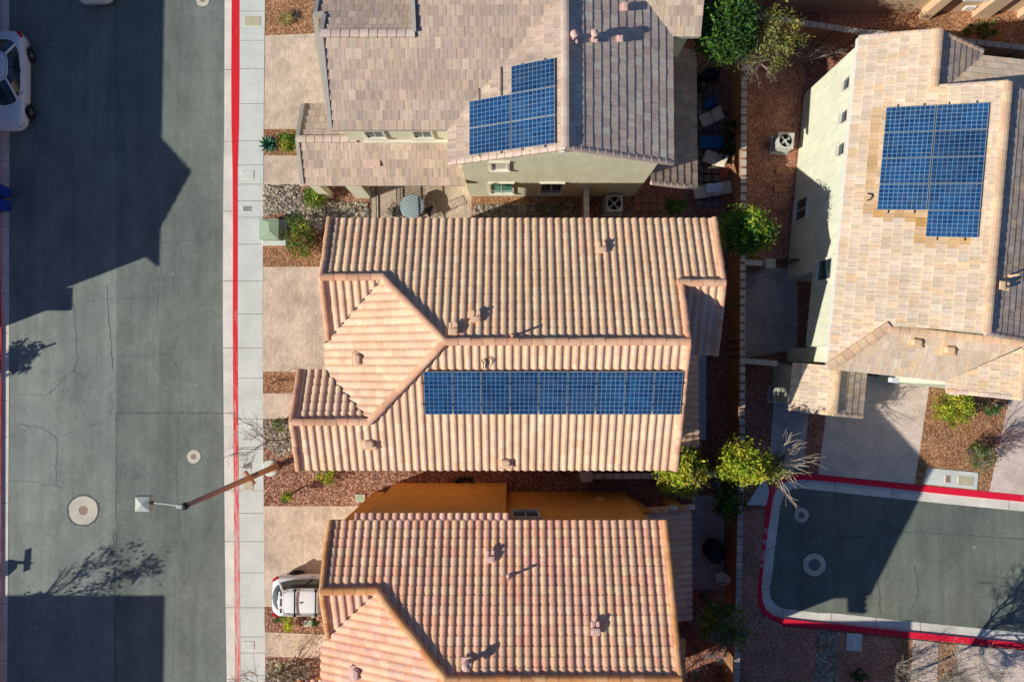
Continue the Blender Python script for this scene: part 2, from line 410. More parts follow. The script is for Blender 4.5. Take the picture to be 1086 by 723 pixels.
def tile_field(polys, style, pal, parent, mat, name='roof', L=.34, Wt=.295, h=.052, butt=.022, under=True, stain=None):
    """tiles laid in courses over coplanar convex polygons, trimmed to their outline"""
    n, u, v = frame_of(polys[0]); o = Vector(polys[0][0])
    loc = [[((Vector(p) - o).dot(u), (Vector(p) - o).dot(v)) for p in pl] for pl in polys]
    u0 = min(p[0] for pl in loc for p in pl); v0 = min(p[1] for pl in loc for p in pl)
    out = bmesh.new(); cl_out = out.loops.layers.float_color.new('Col')
    tiles = {}
    def tcol(i, j):
        if (i, j) not in tiles: tiles[(i, j)] = pick(pal)
        return tiles[(i, j)]
    for pl3, pl in zip(polys, loc):
        a0, a1 = min(p[0] for p in pl), max(p[0] for p in pl); b0, b1 = min(p[1] for p in pl), max(p[1] for p in pl)
        bm = bmesh.new(); cl = bm.loops.layers.float_color.new('Col')
        j0, j1 = int((b0 - v0) / L) - 1, int((b1 - v0) / L) + 1
        i0, i1 = int((a0 - u0) / Wt) - 1, int((a1 - u0) / Wt) + 1
        for j in range(max(j0, 0), j1 + 1):
            vb = v0 + j * L; vt = vb + L
            if style == 'barrel':
                prof = []
                for i in range(i0, i1 + 1):
                    for t in (0, .07, .18, .34, .50, .61, .68, .84):
                        if t <= .68: hh = h * math.sin(math.pi * t / .68) ** .55 if 0 < t < .68 else 0
                        else: hh = -.012
                        prof.append((i, u0 + (i + t) * Wt, hh))
                wob = {i: (random.uniform(-.004, .004), random.uniform(-.003, .003)) for i in range(i0, i1 + 1)}
                rb = []; rt = []; rf = []; rg = []
                for i, uu, hh in prof:
                    dv, dz = wob[i]
                    rb.append(bm.verts.new(o + u * uu + v * (vb - .015 + dv) + n * (hh + butt + dz)))
                    rt.append(bm.verts.new(o + u * uu + v * vt + n * (hh * .97 + dz)))
                    rf.append(bm.verts.new(o + u * uu + v * (vb - .012 + dv) + n * (hh * .6 - .02)))
                    rg.append(bm.verts.new(rb[-1].co))
                for k in range(len(prof) - 1):
                    c = tcol(prof[k][0], j); cc = (*c, 1)
                    if prof[k][0] != prof[k + 1][0] or prof[k][2] < 0: cc = (min(.92, c[0] * 1.18), c[1] * .90, c[2] * .78, 1)  # pans tinted redder, warm bounce light between the barrels put into the colour
                    for vs in ((rb[k], rb[k + 1], rt[k + 1], rt[k]), (rf[k], rf[k + 1], rg[k + 1], rg[k])):
                        f = bm.faces.new(vs); f.smooth = vs[0] is rb[k]
                        for lp in f.loops: lp[cl] = cc
            else:
                sh = (j % 2) * .5
                for i in range(i0 - 1, i1 + 1):
                    ul = u0 + (i + sh) * Wt + .005; ur = ul + Wt - .010
                    c = (*tcol(i, j), 1)
                    if stain:
                        kst = stain(o + u * (ul + Wt / 2) + v * (vb + L / 2)) * random.uniform(.5, 1.1)
                        if kst > 0: c = tuple(c[z] * (1 - kst) + (.62, .33, .08)[z] * kst for z in range(3)) + (1,)
                    dz = random.uniform(0, .008); dv = random.uniform(-.008, .008)
                    b = [bm.verts.new(o + u * uu + v * (vb - .03 + dv) + n * (butt + .010 + dz)) for uu in (ul, ur)]
                    t = [bm.verts.new(o + u * uu + v * (vt + .02) + n * (.0 + dz * .5)) for uu in (ur, ul)]
                    d = [bm.verts.new(o + u * uu + v * (vb - .03 + dv) + n * -.02) for uu in (ul, ur)]
                    d2 = [bm.verts.new(o + u * uu + v * (vt + .02) + n * -.03) for uu in (ur, ul)]
                    for vs in ((d[0], d[1], b[1], b[0]), (d[1], d2[0], t[0], b[1]), (d2[1], d[0], b[0], t[1])):
                        f = bm.faces.new(vs)
                        for lp in f.loops: lp[cl] = c
                    # raked streaks down the face of the tile
                    cuts = sorted([0.0, 1.0] + [random.uniform(.12, .88) for _ in range(random.choice((1, 2, 2, 3)))])
                    bb = [b[0]] + [bm.verts.new(b[0].co.lerp(b[1].co, q)) for q in cuts[1:-1]] + [b[1]]
                    tt = [t[1]] + [bm.verts.new(t[1].co.lerp(t[0].co, q)) for q in cuts[1:-1]] + [t[0]]
                    for q in range(len(bb) - 1):
                        f = bm.faces.new((bb[q], bb[q + 1], tt[q + 1], tt[q])); kk = random.uniform(.88, 1.06); c3 = random.choice(pal)
                        for lp in f.loops: lp[cl] = tuple(min(.9, (c[z] * .55 + (c[z] if stain and kst > 0 else c3[z]) * .45) * kk) for z in range(3)) + (1,)
        m = len(pl3)
        for k in range(m):
            a, b = Vector(pl3[k]), Vector(pl3[(k + 1) % m]); e = (b - a)
            if e.length < 1e-6: continue
            pn = e.cross(n).normalized()
            cen = sum((Vector(p) for p in pl3), Vector()) / m
            if (cen - a).dot(pn) > 0: pn = -pn
            if abs(e.normalized().dot(u)) > .999 and (a - o).dot(v) - v0 < .02: a = a + pn * .06   # eave: let the first course overhang
            bmesh.ops.bisect_plane(bm, geom=bm.verts[:] + bm.edges[:] + bm.faces[:], plane_co=a, plane_no=pn, clear_outer=True)
        me = bpy.data.meshes.new('t'); bm.to_mesh(me); bm.free(); out.from_mesh(me); bpy.data.meshes.remove(me)
        if under:
            vs = [out.verts.new(Vector(p) - n * .035) for p in pl3]
            f = out.faces.new(vs)
            f.material_index = 1
            for lp in f.loops: lp[cl_out] = (.1, .08, .07, 1)
    me = bpy.data.meshes.new(name); off = parent_origin(parent)
    bmesh.ops.translate(out, verts=out.verts, vec=-off)
    out.to_mesh(me); out.free()
    me.materials.append(mat); me.materials.append(M['under'])
    ob = bpy.data.objects.new(name, me); col.objects.link(ob); ob.parent = parent
    return ob

class CapSet:
    """every straight run of ridge or rake tiles becomes a part of its own"""
    def __init__(s): s.runs = []
    def loft(s, *a): s.runs[-1].loft(*a)
    def beam(s, *a): s.runs.append(MB()); s.runs[-1].beam(*a)
    def build(s, name, mat, parent, smooth=False):
        for r in s.runs: r.build(name, mat, parent, smooth)
def caps(mb, p0, p1, pal, r=.13, seg=.42, lift=.05, nn=9):
    if isinstance(mb, CapSet): mb.runs.append(MB())
    p0, p1 = Vector(p0), Vector(p1); d = p1 - p0; Ln = d.length; k = max(1, round(Ln / seg)); d.normalize()
    sd = d.cross(Vector((0, 0, 1))).normalized(); up = sd.cross(d).normalized()
    for i in range(k):
        a = p0 + d * (Ln * i / k - .02); b = p0 + d * (Ln * (i + 1) / k + .03); c = pick(pal, .15)
        j = random.uniform(-.014, .014); sd2 = sd * j
        ra, rb = r * .985, r * 1.015
        A = [a + sd2 + sd * ra * math.cos(t) + up * (ra * .62 * math.sin(t) + lift - .008) for t in (math.pi * q / (nn - 1) for q in range(nn))]
        B = [b + sd2 + sd * rb * math.cos(t) + up * (rb * .62 * math.sin(t) + lift) for t in (math.pi * q / (nn - 1) for q in range(nn))]
        A = [a + sd2 + sd * ra - up * .06] + A + [a + sd2 - sd * ra - up * .06]; B = [b + sd2 + sd * rb - up * .06] + B + [b + sd2 - sd * rb - up * .06]
        mb.loft([A, B], c)

def flat_caps(mb, p0, p1, pal, r=.16, seg=.36, lift=.05):
    if isinstance(mb, CapSet): mb.runs.append(MB())
    p0, p1 = Vector(p0), Vector(p1); d = p1 - p0; Ln = d.length; k = max(1, round(Ln / seg)); d.normalize()
    sd = d.cross(Vector((0, 0, 1))).normalized(); up = sd.cross(d).normalized()
    for i in range(k):
        a = p0 + d * (Ln * i / k - .02); b = p0 + d * (Ln * (i + 1) / k + .02); c = pick(pal)
        def ring(p, e): return [p - sd * r - up * .07, p - sd * r + up * (lift + e - .03), p - sd * r * .35 + up * (lift + e), p + sd * r * .35 + up * (lift + e), p + sd * r + up * (lift + e - .03), p + sd * r - up * .07]
        mb.loft([ring(a, 0), ring(b, .02)], c)

def roof_vent(parent, p, n, mat, kind='box', rz=0):
    """box vent with flashing, or a pipe, standing on the roof at p"""
    mb = MB(); n = Vector(n)
    if kind == 'box':
        mb.bbox(p[0], p[1], p[2] + .11, .28, .20, .15, rz, bev=.03); mb.bbox(p[0], p[1], p[2] + .155, .33, .24, .035, rz, bev=.015)
        for k in range(2):
            ux = Vector((math.cos(rz), math.sin(rz), 0)) * (-.1 + .2 * k)
            q = Vector(p) + ux - Vector((-math.sin(rz), math.cos(rz), 0)) * -.22
            mb.bbox(q.x, q.y, q.z + .06, .12, .22, .08, rz, bev=.02)
    elif kind == 'low':
        mb.bbox(p[0], p[1], p[2] + .10, .40, .26, .20, rz, bev=.05); mb.bbox(p[0], p[1], p[2] + .035, .56, .46, .05, rz, bev=.015)
    elif kind == 'cap':
        mb.tube([p, (p[0], p[1], p[2] + .42)], .08, 10); mb.lathe(p[0], p[1], [(.08, p[2] + .38), (.15, p[2] + .40), (.15, p[2] + .46), (.05, p[2] + .52)], 12)
        mb.bbox(p[0], p[1], p[2] + .04, .34, .34, .05, rz, bev=.015)
    else:
        mb.tube([p, (p[0], p[1], p[2] + .50)], .045, 8); mb.tube([p, (p[0], p[1], p[2] + .10)], [.11, .06], 8)
    return mb.build('roof_vent', mat, parent)

def window(parent, a, b, z0, z1, n, mat_frame, mat_glass_=None, t=.09, name='window', mull=True):
    """framed window on a vertical wall: a, b ends of the base line, n outward normal"""
    a, b, n = Vector(a), Vector(b), Vector(n); d = (b - a).normalized(); w = (b - a).length
    mb = MB()
    def bar(p, q, hw, hz0, hz1, out):
        A = p - n * .02; B = q - n * .02
        mb.add([(A.x, A.y, hz0), (B.x, B.y, hz0), (B.x + n.x * out, B.y + n.y * out, hz0), (A.x + n.x * out, A.y + n.y * out, hz0),
                (A.x, A.y, hz1), (B.x, B.y, hz1), (B.x + n.x * out, B.y + n.y * out, hz1), (A.x + n.x * out, A.y + n.y * out, hz1)],
               [(3, 2, 1, 0), (4, 5, 6, 7), (0, 1, 5, 4), (1, 2, 6, 5), (2, 3, 7, 6), (3, 0, 4, 7)])
    bar(a - d * t * 1.3, b + d * t * 1.3, t, z0 - t * 1.4, z0, .16)
    bar(a - d * t * 1.3, b + d * t * 1.3, t, z1, z1 + t, .11)
    bar(a - d * t, a, t, z0, z1, .09); bar(b, b + d * t, t, z0, z1, .09)
    if mull: m = a + d * w / 2; bar(m - d * .02, m + d * .02, t, z0, z1, .05)
    o = mb.build(name, mat_frame, parent)
    g = MB(); e = n * .012; a, b = a + e, b + e
    g.quad((a.x, a.y, z0), (b.x, b.y, z0), (b.x, b.y, z1), (a.x, a.y, z1)); g.build('pane', mat_glass_ or M['glass'], o)
    return o

# ------------------------------------------------------------------ solar arrays
def solar_array(label, corners, nx, ny, cx, cy, lift=.14, skip=(), rows_break=None):
    """corners: four 3D points on the roof plane (top-left, top-right, bottom-right, bottom-left); nx x ny panels of cx x cy cells"""
    P = [Vector(c) for c in corners]; n = (P[1] - P[0]).cross(P[3] - P[0]).normalized()
    if n.z < 0: n = -n
    root = thing('solar_array', label, 'solar panels', P[3])
    def pt(s, t, hgt): return (P[0] * (1 - s) * (1 - t) + P[1] * s * (1 - t) + P[2] * s * t + P[3] * (1 - s) * t) + n * hgt
    for j in range(ny):
        for i in range(nx):
            if (i, j) in skip: continue
            g = .006; gx = g * 4 / nx; gy = g * 4 / max(ny, 2)
            s0, s1, t0, t1 = i / nx + gx / 2, (i + 1) / nx - gx / 2, j / ny + gy / 2, (j + 1) / ny - gy / 2
            fr = MB(); top = lift; bot = lift - .04
            wx = .012 / ((P[1] - P[0]).length); wy = .012 / ((P[3] - P[0]).length)
            o = [pt(s0, t0, top), pt(s1, t0, top), pt(s1, t1, top), pt(s0, t1, top)]
            q = [pt(s0 + wx, t0 + wy, top), pt(s1 - wx, t0 + wy, top), pt(s1 - wx, t1 - wy, top), pt(s0 + wx, t1 - wy, top)]
            d = [pt(s0, t0, bot), pt(s1, t0, bot), pt(s1, t1, bot), pt(s0, t1, bot)]
            for k in range(4):
                m = (k + 1) % 4
                fr.quad(o[k], o[m], q[m], q[k]); fr.quad(d[k], d[m], o[m], o[k])
            fr.quad(*d)
            po = fr.build('panel', M['alu'], root)
            ce = MB(); h2 = top - .004
            qq = [pt(s0 + wx, t1 - wy, h2), pt(s1 - wx, t1 - wy, h2), pt(s1 - wx, t0 + wy, h2), pt(s0 + wx, t0 + wy, h2)]
            ce.quad(*qq); co = ce.build('cells', M['cells'], po)
            uvl = co.data.uv_layers.new(name='UVMap'); off = (random.randint(0, 40), random.randint(0, 40))
            vmap = [(0, 0), (cx, 0), (cx, cy), (0, cy)]
            for lp in co.data.loops:
                uvl.data[lp.index].uv = (vmap[lp.vertex_index][0] + off[0], vmap[lp.vertex_index][1] + off[1])
    # rails that stick out a little at both ends, with clamps
    rl = MB()
    along_x = (P[1] - P[0]).length > 0
    hgt = lift - .055
    if rows_break is None:
        for t in (.27, .76): rl.tube([pt(-.012, t, hgt), pt(1.006, t, hgt)], .022, 5)
        for t in (.27, .76):
            for i in range(nx + 1): c = pt(i / nx, t, lift + .004); rl.bbox(c.x, c.y, c.z, .05, .06, .02, 0)
    else:
        for s in rows_break:
            e = 1.02
            rl.tube([pt(s, -.02, hgt), pt(s, e if (int(s * nx), ny - 1) not in skip else (ny - 1) / ny + .02, hgt)], .022, 5)
    rl.build('mounting_rail', M['steel_dark'], root)
    return root

# ------------------------------------------------------------------ palettes
def pal_of(cols, k=1.0): return [tuple(v * k for v in s2l(c)) for c in cols]
PEACH = pal_of(((236, 198, 164), (233, 194, 158), (238, 202, 170), (232, 196, 164)), 1.06)
PEACH = [(a, b * .975, c * .98) for a, b, c in PEACH]
PEACHCAP = pal_of(((232, 178, 142), (228, 172, 136), (234, 182, 148)), 1.05)
PINK = pal_of(((230, 176, 154), (235, 186, 162), (227, 169, 149), (233, 186, 160), (225, 172, 156), (235, 180, 154), (226, 180, 166), (232, 182, 164)), 1.10)
PINK = [(a, b * 1.03, c * .92) for a, b, c in PINK]
PINKCAP = pal_of(((226, 164, 106), (230, 174, 122), (220, 154, 98), (226, 168, 120)), 1.05)
GREY = pal_of(((196, 174, 154), (206, 185, 164), (188, 168, 152), (212, 192, 170), (192, 172, 158), (202, 180, 158), (180, 162, 148)), 1.10)
GREY = [(a * 1.03, b, c * .98) for a, b, c in GREY]
GREYCAP = pal_of(((214, 192, 172), (220, 196, 178), (208, 184, 168)), 1.08)
SAND = pal_of(((236, 208, 174), (228, 202, 168), (238, 214, 184), (224, 204, 178), (234, 198, 154), (230, 206, 176), (218, 196, 166)), 1.08)
SAND = [(a * .97, b * .985, c * 1.04) for a, b, c in SAND]
SANDCAP = pal_of(((232, 196, 160), (226, 188, 154), (234, 202, 166)), 1.05)

# ================================================================== THE GROUND
gm = MB(); gm.quad((-400, -400, -.16), (400, -400, -.16), (400, 400, -.16), (-400, 400, -.16)); struct('ground', gm, M['gravel_dark'])

def poly_px(pts, z): return [W(x, y, z) for x, y in pts]
SHEETS = [0]
def sheet(name, pts, z, mat, label=None):
    SHEETS[0] += 1; z = .004 + .0013 * SHEETS[0]
    mb = MB(); mb.poly(poly_px(pts, z)); return struct(name, mb, mat, label)
def slab(name, pts, z0, z1, mat, label=None):
    mb = MB(); mb.prism(poly_px(pts, z1), z0, z1); return struct(name, mb, mat, label)
def lerp_px(tab, y):
    for (y0, x0), (y1, x1) in zip(tab, tab[1:]):
        if y <= y1: return x0 + (x1 - x0) * (y - y0) / (y1 - y0)
    return tab[-1][1]
T_ASPH = [(-400, 239), (0, 238.2), (130, 237.8), (220, 236.6), (340, 236.3), (460, 237.4), (590, 238.6), (723, 240.4), (1100, 244)]
T_KERBL = [(-400, 246), (0, 245.6), (80, 245.2), (130, 245.4), (180, 246.6), (250, 247), (340, 246.8), (460, 247.4), (590, 248.4), (723, 249.4), (1100, 252)]
T_KERBR = [(-400, 255), (0, 254), (80, 254), (130, 253.6), (180, 252.2), (250, 252.2), (340, 252), (460, 252.6), (590, 254), (723, 255.2), (1100, 258)]
T_WALK = [(-400, 283), (0, 281), (120, 279.7), (250, 278.9), (340, 278.5), (460, 279.1), (590, 280), (723, 281.4), (1100, 285)]
T_LGUT = [(-400, 10), (0, 9.6), (360, 9.5), (560, 8.4), (723, 7.2), (1100, 5)]
ys = [-400, -200, 0, 40, 80, 130, 180, 220, 250, 300, 340, 400, 460, 520, 590, 650, 723, 900, 1100]
def strip(mb, ta, tb, za, zb, y0=-400, y1=1100, da=0, db=0, n=None):
    yy = [y0] + [y for y in ys if y0 < y < y1] + [y1]
    for a, b in zip(yy, yy[1:]):
        mb.quad(W(lerp_px(ta, a) + da, a, za), W(lerp_px(tb, a) + db, a, zb), W(lerp_px(tb, b) + db, b, zb), W(lerp_px(ta, b) + da, b, za))
RZ = -.12
rd = MB(); strip(rd, T_LGUT, T_ASPH, RZ, RZ, db=.6, da=-.6); road = struct('road', rd, M['asphalt'], 'wide grey asphalt street on the left half in house shadows')
# newer, darker sealed lane along the right side of the street
sp = MB()
T_SEAL = [(-400, 121), (0, 121), (438, 123.5), (1100, 122)]
strip(sp, T_SEAL, T_ASPH, RZ + .004, RZ + .004, db=.3); sp.build('seal_coat', M['asphalt_seal'], road)
# cracks
cr = MB()
def crack(pts, w=.035, z=RZ + .008, mb=cr):
    P = []
    for (x0, y0), (x1, y1) in zip(pts, pts[1:]):
        L = math.hypot(x1 - x0, y1 - y0); k = max(2, int(L / 5))
        for i in range(k):
            t = i / k; P.append((x0 + (x1 - x0) * t + random.uniform(-.8, .8), y0 + (y1 - y0) * t + random.uniform(-.8, .8)))
    P.append(pts[-1]); Q = [W(x, y, z) for x, y in P]
    for i in range(len(Q) - 1):
        d = (Q[i + 1] - Q[i]);
        if d.length < 1e-5: continue
        s = Vector((-d.y, d.x, 0)).normalized() * w * random.uniform(.3, .75)
        mb.quad(Q[i] - s, Q[i] + s, Q[i + 1] + s, Q[i + 1] - s)
for c in ([(76, 0), (77, 60), (75, 120), (78, 200), (76, 300), (80, 345), (82, 380), (79, 393), (62, 407), (52, 418)],
          [(123, 0), (121, 48), (123, 88), (117, 103), (109, 122), (110, 138)], [(169, 0), (171, 60), (169, 140), (170, 230), (172, 270), (168, 305), (167, 345), (164, 347)],
          [(36, 51), (75, 50)], [(169, 62), (184, 72), (236, 76)], [(117, 103), (143, 111)], [(20, 207), (52, 207), (76, 200)], [(170, 257), (236, 253)], [(113, 317), (167, 316)],
          [(113, 300), (116, 345), (120, 392)], [(164, 347), (189, 352), (184, 372), (182, 375), (190, 395), (192, 432)], [(123, 377), (165, 377), (182, 375)], [(10, 420), (52, 418), (56, 408), (76, 393), (92, 402)],
          [(20, 450), (46, 454), (61, 465), (76, 458), (110, 447)], [(61, 465), (59, 490), (60, 515)], [(10, 509), (38, 511), (66, 517)], [(76, 517), (78, 528)], [(117, 417), (120, 432), (117, 440)],
          [(190, 440), (187, 500), (190, 560), (201, 600), (196, 620)], [(10, 360), (30, 352)], [(56, 330), (90, 320), (112, 318)], [(204, 20), (226, 26), (232, 20)], [(200, 186), (235, 184)], [(120, 560), (121, 630)], [(225, 330), (232, 336)]):
    crack(c, random.uniform(.010, .022))
crack([(124, 438), (180, 437.5), (236, 438)], .045); crack([(123.5, 438), (123, 560), (122, 640), (122, 723)], .03)
cr.build('crack', M['crack'], road)
# gutter + kerb + pavement (right side of the street)
gt = MB()
gj = [-400, -150, 0, 74, 150, 224, 298, 369, 438, 520, 574, 644, 720, 900, 1100]
for a, b in zip(gj, gj[1:]): strip(gt, T_ASPH, T_KERBL, RZ + .012, RZ + .03, a + .25, b - .25, db=.3)
struct('gutter', gt, M['gutter'], 'concrete gutter strip between the street and the red kerb')
kb = MB()
for a, b in zip(gj, gj[1:]):
    strip(kb, T_KERBL, T_KERBL, RZ - .03, .012, a + .1, b - .1, da=0, db=.35); strip(kb, T_KERBL, T_KERBR, .012, .016, a + .1, b - .1, da=.35)
struct('kerb', kb, M['kerb_red'], 'long straight kerb with red paint fading to the south')
pj = [-400, -300, -200, -100, -18, 12, 43, 73, 110, 149.5, 175, 195.5, 213, 230.5, 259, 298, 333, 369, 401, 444, 476, 520, 544, 574, 607, 644, 675, 692, 716, 750, 800, 900, 1100]
pv = MB()
for a, b in zip(pj, pj[1:]): strip(pv, T_KERBR, T_WALK, .012, .02, a + .22, b - .22, da=.12)
struct('pavement', pv, M['walk'], 'pale concrete pavement with cross joints beside the red kerb')
pb = MB(); strip(pb, T_KERBL, T_WALK, -.008, -.008, db=.3); struct('pavement_bed', pb, M['joint'])
# left side of the street
lg = MB(); T_LK = [(-400, -1.6), (250, -1.4), (330, .6), (420, .4), (723, -.6), (1100, -.6)]
lj = [-400, -100, 0, 171, 240, 311, 353, 425, 463, 533, 640, 700, 900, 1100]
for a, b in zip(lj, lj[1:]): strip(lg, T_LK, T_LGUT, RZ + .03, RZ + .012, a + .25, b - .25, da=.6, db=.3)
struct('gutter', lg, M['gutter'], 'concrete gutter strip along the left edge of the street')
lk = MB(); T_LK2 = [(-400, -7), (723, -7), (1100, -7)]
strip(lk, T_LK2, T_LK, .016, .012, da=0, db=.3); strip(lk, T_LK, T_LK, .012, RZ - .03, da=.3, db=.8)
struct('kerb', lk, M['kerb_red'], 'kerb at the far left edge of the street')
lw = MB(); T_LW = [(-400, -38), (723, -38), (1100, -38)]; strip(lw, T_LW, T_LK2, .014, .014); struct('pavement', lw, M['walk'], 'concrete pavement across the street')
lyd = MB(); x0 = W(-38, 385).x; lyd.quad((-200, -200, 0), (x0, -200, 0), (x0, 200, 0), (-200, 200, 0)); struct('ground', lyd, M['gravel'], 'gravel ground across the street')

# court (the small street at the lower right)
K_OUT = [(1400, 560), (1086, 525), (1003.5, 517), (886, 505), (860, 502.6), (842, 502.4), (829, 504), (820, 511), (815, 522), (812.4, 536), (806.8, 583), (803, 612), (802, 625), (804, 640), (810, 652), (819, 659), (830, 662.5), (866, 666), (890, 668), (967, 676.6), (1086, 688), (1400, 721)]
K_MID = [(1400, 568), (1086, 532), (1003.5, 524), (886, 511), (860, 508.8), (846, 508.6), (834, 510), (826, 515), (821, 524), (818.5, 536), (811.8, 583), (808.6, 612), (807.6, 624), (808.6, 636), (812.5, 646), (820, 652.5), (830, 655.6), (866, 659.7), (890, 661.6), (967, 670), (1086, 681.7), (1400, 714)]
K_IN = [(1400, 578), (1086, 542), (1003.5, 534), (886, 521.6), (860, 518.8), (850, 517.6), (842, 518), (835, 521), (830, 528), (827.4, 537), (821.5, 583), (819.4, 606), (816, 624), (817, 633), (820, 638.5), (825, 642.6), (831, 645), (866, 649.4), (890, 650.4), (957, 658), (1086, 670.6), (1400, 703)]
yd = MB()
xs = W(280, 385).x
outer = [W(x, y, 0) for x, y in K_OUT]
pts = [(xs, 200, 0), (xs, -200, 0), (200, -200, 0), (200, outer[-1].y, 0)] + [tuple(p) for p in reversed(outer)] + [(200, outer[0].y, 0), (200, 200, 0)]
yd.poly(pts); yard = struct('ground', yd, M['gravel_dark'], 'brown gravel ground of the house plots')
def ringstrip(mb, A, B, za, zb, z2=None):
    a = [W(x, y, za) for x, y in A]; b = [W(x, y, zb) for x, y in B]
    for i in range(len(a) - 1): mb.quad(a[i], a[i + 1], b[i + 1], b[i])
ce = MB(); ce.poly([W(x, y, RZ) for x, y in K_IN]); court = struct('road', ce, M['asphalt_east'], 'dark asphalt court at the lower right with two manholes')
cr2 = MB()
for c in ([(936, 559), (934, 566), (938, 569), (950, 569), (953, 563), (949, 559), (936, 559)], [(953, 563), (1000, 566), (1086, 571)], [(863, 556), (861, 568), (857, 570), (860, 560), (865, 557)], [(970, 600), (974, 630), (963, 655)], [(931, 610), (934, 650)], [(930, 568), (880, 570), (870, 566)]):
    crack(c, .04, RZ + .004, cr2)
cr2.build('crack', M['crack'], court)
cgm = MB(); ringstrip(cgm, K_MID, K_IN, RZ + .03, RZ + .008)
struct('gutter', cgm, M['gutter'], 'concrete gutter ring round the court')
ck = MB(); ringstrip(ck, K_OUT, K_MID, .015, .012); ringstrip(ck, K_MID, K_MID, .012, RZ - .03)
ckerb = struct('kerb', ck, M['kerb_red_east'], 'red kerb round the court with white fire lane lettering')
gjm = MB()
for a, b in (((818.5, 536), (827.4, 537)), ((811.8, 583), (821.5, 580)), ((807.6, 624), (816, 624)), ((830, 655.6), (831, 645)), ((886, 511), (886, 521.6)), ((947, 518), (946.5, 528)), ((881, 660.6), (882, 650)), ((928.5, 665.5), (929, 654.6)), ((976, 671), (976, 659.6)), ((846, 508.6), (847, 517.5)), ((1070, 530), (1070, 540))):
    p, q = W(*a, RZ + .032), W(*b, RZ + .013); d = (q - p).normalized(); s = Vector((-d.y, d.x, 0)) * .012
    gjm.quad(p - s, p + s, q + s, q - s)
gjm.build('joint', M['joint'], ckerb)
def lettering(txt, px, py, size, rot, parent, mat, sx=1.0):
    c = bpy.data.curves.new('lettering', 'FONT'); c.body = txt; c.size = size; c.align_x = 'CENTER'; c.align_y = 'CENTER'; c.extrude = 0; c.resolution_u = 2
    c.space_character = 1.1
    t = bpy.data.objects.new('t', c); col.objects.link(t); bpy.context.view_layer.update()
    me = bpy.data.meshes.new_from_object(t.evaluated_get(bpy.context.evaluated_depsgraph_get()))
    bpy.data.objects.remove(t)
    o = bpy.data.objects.new('lettering', me); col.objects.link(o); me.materials.append(mat)
    p = W(px, py, .0185); o.location = p; o.rotation_euler = (0, 0, rot); o.scale = (sx, 1.25, 1); o.parent = parent; return o
for t, x, y in (('NO', 808.2, 599.5), ('PARKING', 809.4, 588.5), ('FIRE', 811.0, 574.5), ('LANE', 812.6, 563)):
    lettering(t, x, y, .20, R(90) - .085, ckerb, M['white'], .62)

# plots: beds, driveways, patios (each sheet 4 mm above the one below)
Z1, Z2, Z3 = .006, .010, .014
sheet('gravel_bed', [(281, -60), (340, -60), (335, 37), (281, 38)], Z1, M['gravel_orange'], 'orange gravel bed at the top beside the pavement')
sheet('driveway', [(281, 38), (345, 35), (352, 140), (318, 140), (318, 137), (279.7, 137)], Z1, M['paver'], 'tan paver driveway of the grey roofed house')
sheet('gravel_bed', [(279.7, 137), (322, 137), (322, 165), (279.4, 165)], Z1, M['gravel_orange'], 'small gravel bed with agave and round bush')
sheet('path', [(279.4, 165), (326, 165), (326, 200), (279.2, 196)], Z1, M['paver'], 'tan paver path to the grey roofed house')
sheet('gravel_bed', [(279.2, 196), (400, 200), (400, 262), (279, 262)], Z1, M['gravel'], 'gravel bed under river stones')
sheet('patio', [(394, 190), (500, 190), (500, 245), (394, 245)], Z1, M['paver'], 'tan paver courtyard with round table')
sheet('gravel_bed', [(500, 200), (616, 200), (616, 245), (500, 245)], Z1, M['gravel_orange'], 'narrow gravel strip under the sage green wall')
sheet('gravel_bed', [(279, 258), (352, 258), (352, 283), (279, 283)], Z2, M['gravel_orange'], 'orange gravel bed beside the green cabinet')
sheet('driveway', [(278.8, 283), (400, 283), (400, 394), (278.5, 394)], Z1, M['paver'], 'tan paver driveway of the peach roofed house')
sheet('gravel_bed', [(278.5, 394), (330, 394), (330, 417), (278.7, 417)], Z1, M['gravel_orange'], 'small gravel bed with a thin shrub')
sheet('path', [(278.7, 417), (340, 417), (340, 444), (278.9, 444)], Z1, M['paver'], 'paver path beside the peach roofed house')
sheet('gravel_bed', [(278.9, 444), (420, 444), (420, 537), (279.5, 537)], Z1, M['gravel'], 'reddish gravel bed below the peach roof')
sheet('gravel_bed', [(420, 480), (626, 480), (626, 527), (420, 537)], Z1, M['gravel'], 'gravel side yard between the two tiled houses')
sheet('driveway', [(279.5, 536.5), (420, 536.5), (420, 643), (280.3, 643)], Z2, M['paver'], 'tan paver driveway with the parked white car')
sheet('gravel_bed', [(280.3, 643), (400, 643), (400, 673), (280.8, 670)], Z1, M['gravel'], 'gravel strip with bright green shrub')
sheet('path', [(280.8, 670), (360, 673), (360, 700), (281, 696)], Z2, M['paver'], 'paver path at the lower left house')
sheet('gravel_bed', [(281, 696), (370, 698), (380, 800), (282, 800)], Z1, M['gravel'], 'gravel bed at the bottom left')
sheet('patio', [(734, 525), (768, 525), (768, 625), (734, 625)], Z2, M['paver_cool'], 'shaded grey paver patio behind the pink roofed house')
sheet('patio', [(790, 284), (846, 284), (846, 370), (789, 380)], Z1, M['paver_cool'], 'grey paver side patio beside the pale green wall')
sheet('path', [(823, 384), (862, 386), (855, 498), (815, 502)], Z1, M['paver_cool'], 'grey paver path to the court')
sheet('gravel_bed', [(861, 400), (886, 400), (870, 502), (852, 500)], Z1, M['gravel_dark'], 'narrow brown gravel strip beside the driveway')
sheet('driveway', [(882, 395), (989, 404), (972, 513.5), (868, 502.8)], Z2, M['paver_light'], 'pale paver driveway with a slanted house shadow')
